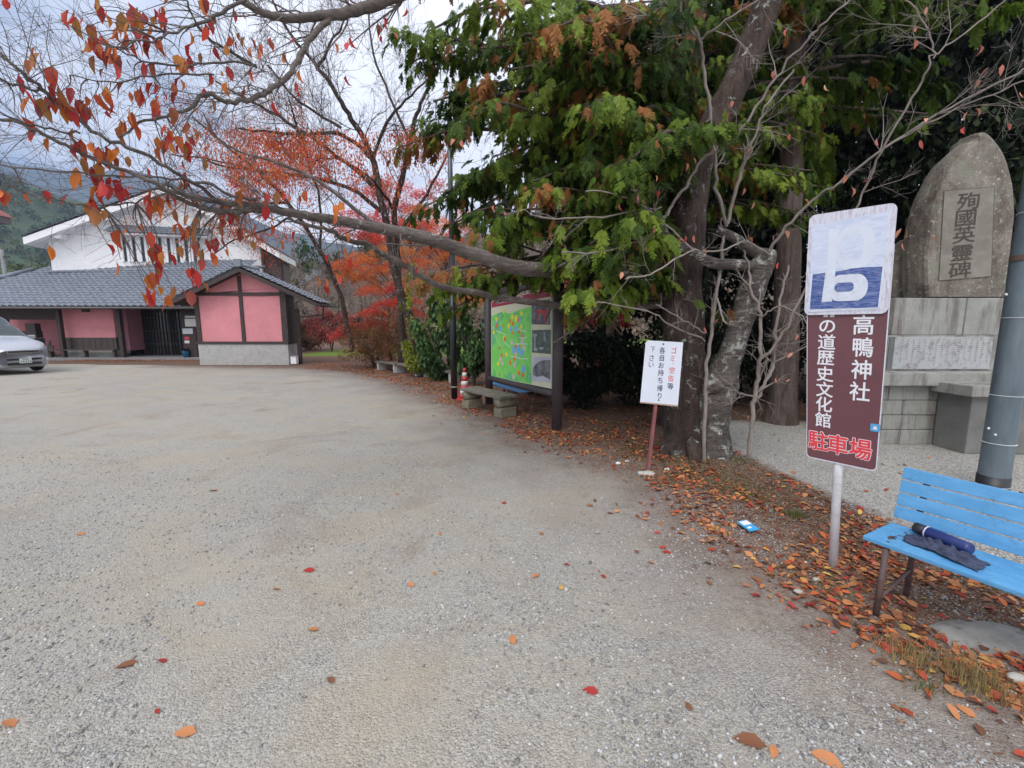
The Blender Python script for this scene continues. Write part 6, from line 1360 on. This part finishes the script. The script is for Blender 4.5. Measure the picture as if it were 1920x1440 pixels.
for i in range(4):
    a, b = pq[i], pq[(i + 1) % 4]; mb.bar(a - Vector((0, .004, 0)), b - Vector((0, .004, 0)), .004, .003)
mb.build('panel_edge', DS, t)
mb = MB()
for ch, px, py in [('殉', 1815, 377), ('國', 1810, 409), ('英', 1807, 440), ('靈', 1803, 474), ('碑', 1799, 506)]:
    c = hit(px, py, PF0, NY); V, Fc = glyph(ch)
    for k, (dx, dy) in enumerate([(0, 0), (.012, 0), (0, .012), (-.012, 0), (0, -.012)]): mb.add([Vector((c.x + (x + dx) * .335 - y * .012, yf - .007 - k * .0001, c.z + (y + dy) * .245 + x * .035)) for x, y in V], Fc)
mb.build('inscription', DS, t)  # letters stand proud, groove shade is in their colour
t = thing('stone_terrace', (at(1780, 835, 6.0).x, 6.2, 0), 'stepped terrace of stone blocks, inscribed slab and ledge carrying the memorial stone', 'terrace')
xw0 = at(1640, 700, 6.0).x; xw1 = 12.2
zl1, zl0 = at(1700, 699, 5.9).z, at(1700, 724, 5.9).z
mb = MB(); mb.box2((xw0 - .05, 5.9, zl0), (xw1, 7.4, zl1)); mb.build('ledge', GRA.m, t, bev=.015)
# coursed blocks
rows = 4; zt_ = zl0 - .004; R.seed(4)
for j in range(rows):
    z0_, z1_ = zt_ * j / rows, zt_ * (j + 1) / rows; x = xw0 - (.35 if j % 2 else 0); 
    while x < xw1:
        w_ = R.uniform(.45, .62); a, b = max(x, xw0), min(x + w_, xw1)
        if b - a > .06:
            mb = MB(); mb.box2((a + .004, 6.02 + R.uniform(0, .015), z0_ + .003), (b - .004, 6.4, z1_ - .003)); mb.build('block', GRA.m, t, bev=.014)
        x += w_
mb = MB(); mb.box2((xw0 + .01, 6.10, 0), (xw1, 7.2, zt_ - .02)); mb.build('core', SLAB, t)
# protruding pier at right
xp0 = at(1800, 740, 5.6).x; mb = MB(); mb.box2((xp0, 5.45, at(1850, 745, 5.45).z), (xp0 + 2.6, 6.3, at(1850, 724, 5.45).z)); mb.build('pier_cap', GRA.m, t, bev=.015)
mb = MB(); mb.box2((xp0 + .12, 5.55, 0), (xp0 + 2.4, 6.0, at(1850, 745, 5.45).z - .003)); mb.build('pier', plain('dark_granite', (.17, .17, .16), .85, .2, 4, .3), t, bev=.012)
# lower inscribed slab and upper blocks
z2 = at(1700, 629, 6.15).z; z3 = at(1700, 559, 6.3).z; xa_, xb_ = at(1663, 660, 6.15).x, at(1875, 660, 6.15).x
mb = MB(); mb.box2((xa_, 6.15, zl1 + .002), (xb_, 7.1, z2)); mb.build('step', GRA.m, t, bev=.012)
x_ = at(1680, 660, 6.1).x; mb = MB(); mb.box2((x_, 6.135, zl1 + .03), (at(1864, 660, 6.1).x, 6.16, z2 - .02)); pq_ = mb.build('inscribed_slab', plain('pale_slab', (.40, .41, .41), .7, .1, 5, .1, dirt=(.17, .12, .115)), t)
mb = MB(); mb.box2((xa_ + .01, 6.137, zl1 + .03), (x_ - .01, 6.16, z2 - .02)); mb.build('side_slab', plain('dark_slab', (.12, .13, .13), .6, .1), t)
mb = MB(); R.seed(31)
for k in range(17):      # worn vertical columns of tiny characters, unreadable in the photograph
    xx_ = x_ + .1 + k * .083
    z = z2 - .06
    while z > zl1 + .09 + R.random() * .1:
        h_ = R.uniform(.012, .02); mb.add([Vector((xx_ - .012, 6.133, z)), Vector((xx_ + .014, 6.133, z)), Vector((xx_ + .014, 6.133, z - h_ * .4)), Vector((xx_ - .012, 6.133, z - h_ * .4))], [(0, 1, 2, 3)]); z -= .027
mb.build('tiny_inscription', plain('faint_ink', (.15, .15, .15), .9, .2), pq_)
xc = at(1668, 600, 6.3).x; ws = [.42, .62, .55, .5]; x = xc
for i, w_ in enumerate(ws):
    mb = MB(); mb.box2((x + .003, 6.24 + .01 * (i % 2), z2 + .002), (x + w_ - .003, 7.0, z3)); mb.build('block', GRA.m, t, bev=.014); x += w_
# rough stone standing behind the left shoulder
o = thing('standing_stone', (at(1690, 560, 6.9).x, 7.0, z3 - .2), 'rough dark stone leaning behind the left foot of the memorial stone', 'stone'); rock((at(1694, 520, 6.95).x, 7.0, (at(1694, 520, 6.95).z)), (.26, .2, .55), MSN.m, o, 'stone', 8)
# ================= silver minivan
R.seed(3)
def cr_interp(xs, ys, x):
    """smooth monotone-ish interpolation"""
    i = min(max(int(np.searchsorted(xs, x)) - 1, 0), len(xs) - 2); t = (x - xs[i]) / (xs[i + 1] - xs[i]); t = min(max(t, 0), 1); t = t * t * (3 - 2 * t) * .5 + t * .5
    return ys[i] + (ys[i + 1] - ys[i]) * t
ST = [0, .06, .18, .40, .75, 1.05, 1.45, 1.95, 2.5, 3.6, 4.3, 4.6, 4.72]
ZT = [.74, .84, .93, 1.00, 1.07, 1.14, 1.48, 1.80, 1.86, 1.86, 1.80, 1.62, 1.10]
ZS = [.62, .70, .80, .88, .93, .96, .98, .99, 1.0, 1.02, 1.04, 1.0, .9]
ZB = [.30, .24, .20, .20, .20, .20, .20, .20, .20, .20, .22, .28, .36]
WB = [.56, .68, .76, .80, .82, .83, .84, .84, .84, .84, .82, .78, .66]
WT = [.48, .60, .70, .74, .74, .74, .66, .62, .64, .64, .60, .56, .5]
def body(s, v, off=0.0):
    zt, zs_, zb, wb, wt = (cr_interp(ST, q, s) for q in (ZT, ZS, ZB, WB, WT))
    cv = [(0, zb), (wb * .86, zb), (wb, zb + .12), (wb * 1.01, (zb + zs_) / 2), (wb * .985, zs_), (wt * 1.0, zt - .05 if zt > 1.2 else zt - .045), (wt * .8, zt - .008), (0, zt + .012)]
    vv = [0, .16, .24, .38, .55, .80, .88, 1.0]
    i = min(max(int(np.searchsorted(vv, v)) - 1, 0), 6); t = (v - vv[i]) / (vv[i + 1] - vv[i])
    y = cv[i][0] + (cv[i + 1][0] - cv[i][0]) * t; z = cv[i][1] + (cv[i + 1][1] - cv[i][1]) * t
    x = -s
    # rounded nose in plan
    if s < .6: x -= .30 * (abs(y) / .85) ** 2.6 * (1 - s / .6)
    if off:
        d = Vector((-.0, y, z - .8)).normalized() if s > .3 else Vector((1, .25 * y, .15)).normalized(); x += d.x * off; y += d.y * off; z += d.z * off
    return x, y, z
ca = math.radians(14); cc_ = at(45, 668, 15.2); CC = Vector((cc_.x, 15.2, 0)); CS_ = 1.16
hd = Vector((math.cos(ca), -math.sin(ca), 0)); lt = Vector((math.sin(ca), math.cos(ca), 0))
def car(x, y, z): return CC + (hd * x + lt * y) * CS_ + Vector((0, 0, z * CS_))
van = thing('parked_minivan', car(-2.3, 0, 0), 'silver minivan parked at the left edge, only its front in view', 'car')
SIL = NT('silver_paint'); SIL.col((.50, .52, .56)); SIL.set(Roughness=.32, Metallic=.35); SIL.b.inputs['Coat Weight'].default_value = .6
S_ = np.concatenate([np.linspace(0, .5, 14), np.linspace(.55, 4.72, 46)]); Vv = np.concatenate([np.linspace(0, .24, 6), np.linspace(.28, 1, 26)])
mb = MB()
prof = [(s, v, 1) for v in Vv for s in [0]]
cols = [(v, 1) for v in Vv] + [(v, -1) for v in Vv[::-1][1:]]
for s in S_:
    for v, sg in cols:
        x, y, z = body(s, v); mb.v.append(tuple(car(x, y * sg, z)))
nc = len(cols)
for a in range(len(S_) - 1):
    for i in range(nc - 1):
        s_, v_ = S_[a], cols[i][0]; x, y, z = body(s_, v_)
        if .24 < 1 and z < .60 and abs(y) > .6 and (abs(s_ - .92) < .33 or abs(s_ - 3.75) < .33): continue    # wheel arches
        mb.f.append((a * nc + i, a * nc + i + 1, (a + 1) * nc + i + 1, (a + 1) * nc + i))
mb.f.append(tuple(range(nc))); mb.f.append(tuple((len(S_) - 1) * nc + i for i in range(nc))[::-1])
bo = mb.build('body', SIL.m, van, True)
def patch(name, s0, s1, v0, v1, sg, off, mat, parent=van, ns_=8, nv=6, sh=None):
    mb = MB()
    for a in range(ns_ + 1):
        for b in range(nv + 1):
            s = s0 + (s1 - s0) * a / ns_; v = v0 + (v1 - v0) * b / nv
            if sh: s, v = sh(a / ns_, b / nv)
            x, y, z = body(s, v, off); mb.v.append(tuple(car(x, y * sg, z)))
    for a in range(ns_):
        for b in range(nv): i = a * (nv + 1) + b; mb.f.append((i, i + 1, i + nv + 2, i + nv + 1))
    return mb.build(name, mat, parent, True)
CG = plain('car_glass', (.03, .045, .045), .05, .1, 2, 0, spec=.9); CHR = plain('chrome', (.6, .6, .62), .15, .05, 3, 0, metal=.9); LAMP = plain('lamp_glass', (.62, .64, .68), .08, .1, 12, .2, spec=.9)
patch('windshield', 1.10, 1.86, .82, 1.0, 1, .008, CG, ns_=10); patch('windshield', 1.10, 1.86, .82, 1.0, -1, .008, CG, ns_=10)
for sg in (1, -1):
    patch('side_window', 1.45, 2.55, .58, .77, sg, .008, CG, sh=lambda a, b: (1.30 + .45 * b + (1.25 - .45 * b) * a, .58 + .19 * b)); patch('side_window', 2.65, 4.2, .58, .77, sg, .008, CG)
for sg in (1, -1):
    patch('headlight', .03, .50, .56, .74, sg, .012, LAMP, sh=lambda a, b: (.02 + .50 * a + .06 * b, .585 + .02 * a + (.13 - .05 * a) * b))
    mb = MB(); q = car(-.16, .60 * sg, .44); mb.lathe([(.0, .05), (.05, .045), (.06, .02), (.06, -.08)], q, 16, Matrix.Rotation(PI / 2, 3, 'Y')); mb.build('fog_light', LAMP, van)
    mb = MB(); q = car(-1.42, .98 * sg, 1.12); mb.box(q, (.12, .2, .14), Matrix.Rotation(-ca, 3, 'Z')); mb.build('mirror', SIL.m, van, bev=.03)
def fbox(name, x, z, w_, h, mat, d=.05, bev=.008, yc=0):
    mb = MB(); mb.box(car(x, yc, z), (d, w_, h), Matrix.Rotation(-ca, 3, 'Z')); return mb.build(name, mat, van, bev=bev)
fbox('grille', .0, .80 - .10, .86, .10, CHR); fbox('grille', .012, .70, .80, .045, BLK)
fbox('air_intake', .018, .47, .92, .07, BLK); fbox('air_intake', .018, .335, .90, .07, BLK); fbox('trim_bar', .03, .405, .92, .035, CHR)
pl_ = fbox('number_plate', .048, .42, .33, .165, plain('plate_white', (.66, .68, .66), .5, .03, 5, 0), .012, .003)
mb = MB(); R.seed(2)
for k in range(5): mb.box(car(.058, -.11 + k * .055, .40), (.004, .028, .06), Matrix.Rotation(-ca, 3, 'Z'))
mb.box(car(.058, 0, .46), (.004, .16, .022), Matrix.Rotation(-ca, 3, 'Z')); mb.build('plate_characters', plain('plate_green', (.12, .26, .20), .6, .1, 5, 0), pl_)
RUB = plain('tyre_rubber', (.018, .018, .02), .8, .1); 
for s_, sg in ((.92, 1), (.92, -1), (3.75, 1), (3.75, -1)):
    c = car(-s_, .74 * sg, .305); A_ = Matrix.Rotation(-ca, 3, 'Z') @ Matrix.Rotation(PI / 2 * sg, 3, 'X')
    e = thing('wheel', c, None, None); e.parent = van; e.location = c - van.location
    mb = MB(); mb.lathe([(.20, -.1), (.29, -.1), (.325, -.07), (.33, 0), (.325, .07), (.29, .1), (.20, .1)], c, 28, A_)
    ty = mb.build('tyre', RUB, None, True); 
    mb = MB(); mb.lathe([(.03, -.08), (.21, -.09), (.21, -.105), (.19, -.095), (.04, -.10)], c, 20, A_)
    for k in range(5):
        a = k * 2 * PI / 5; mb.box(c + A_ @ Vector((.11 * math.cos(a), .11 * math.sin(a), -.095)), (.17, .05, .02), A_ @ Matrix.Rotation(a, 3, 'Z'))
    ri = mb.build('rim', CHR, None, True)
    for q in (ty, ri): q.data.transform(Matrix.Translation(-c)); q.parent = e
mb = MB(); mb.box(car(-2.35, 0, .35), (3.9, 1.3, .3), Matrix.Rotation(-ca, 3, 'Z')); mb.build('underbody', BLK, van)

# ================= air
hz = bpy.data.materials.new('air_haze'); hz.use_nodes = True; ht = hz.node_tree; ht.nodes.remove(ht.nodes['Principled BSDF'])
pv = ht.nodes.new('ShaderNodeVolumePrincipled'); pv.inputs['Density'].default_value = .00045; pv.inputs['Color'].default_value = (.50, .66, .98, 1); pv.inputs['Anisotropy'].default_value = .2
ht.links.new(pv.outputs[0], ht.nodes['Material Output'].inputs['Volume'])
if USE_HAZE:
    mb = MB(); mb.box2((-2300, -300, -4), (2100, 2050, 720)); hb = mb.build('haze', hz); tag(hb, kind='stuff')
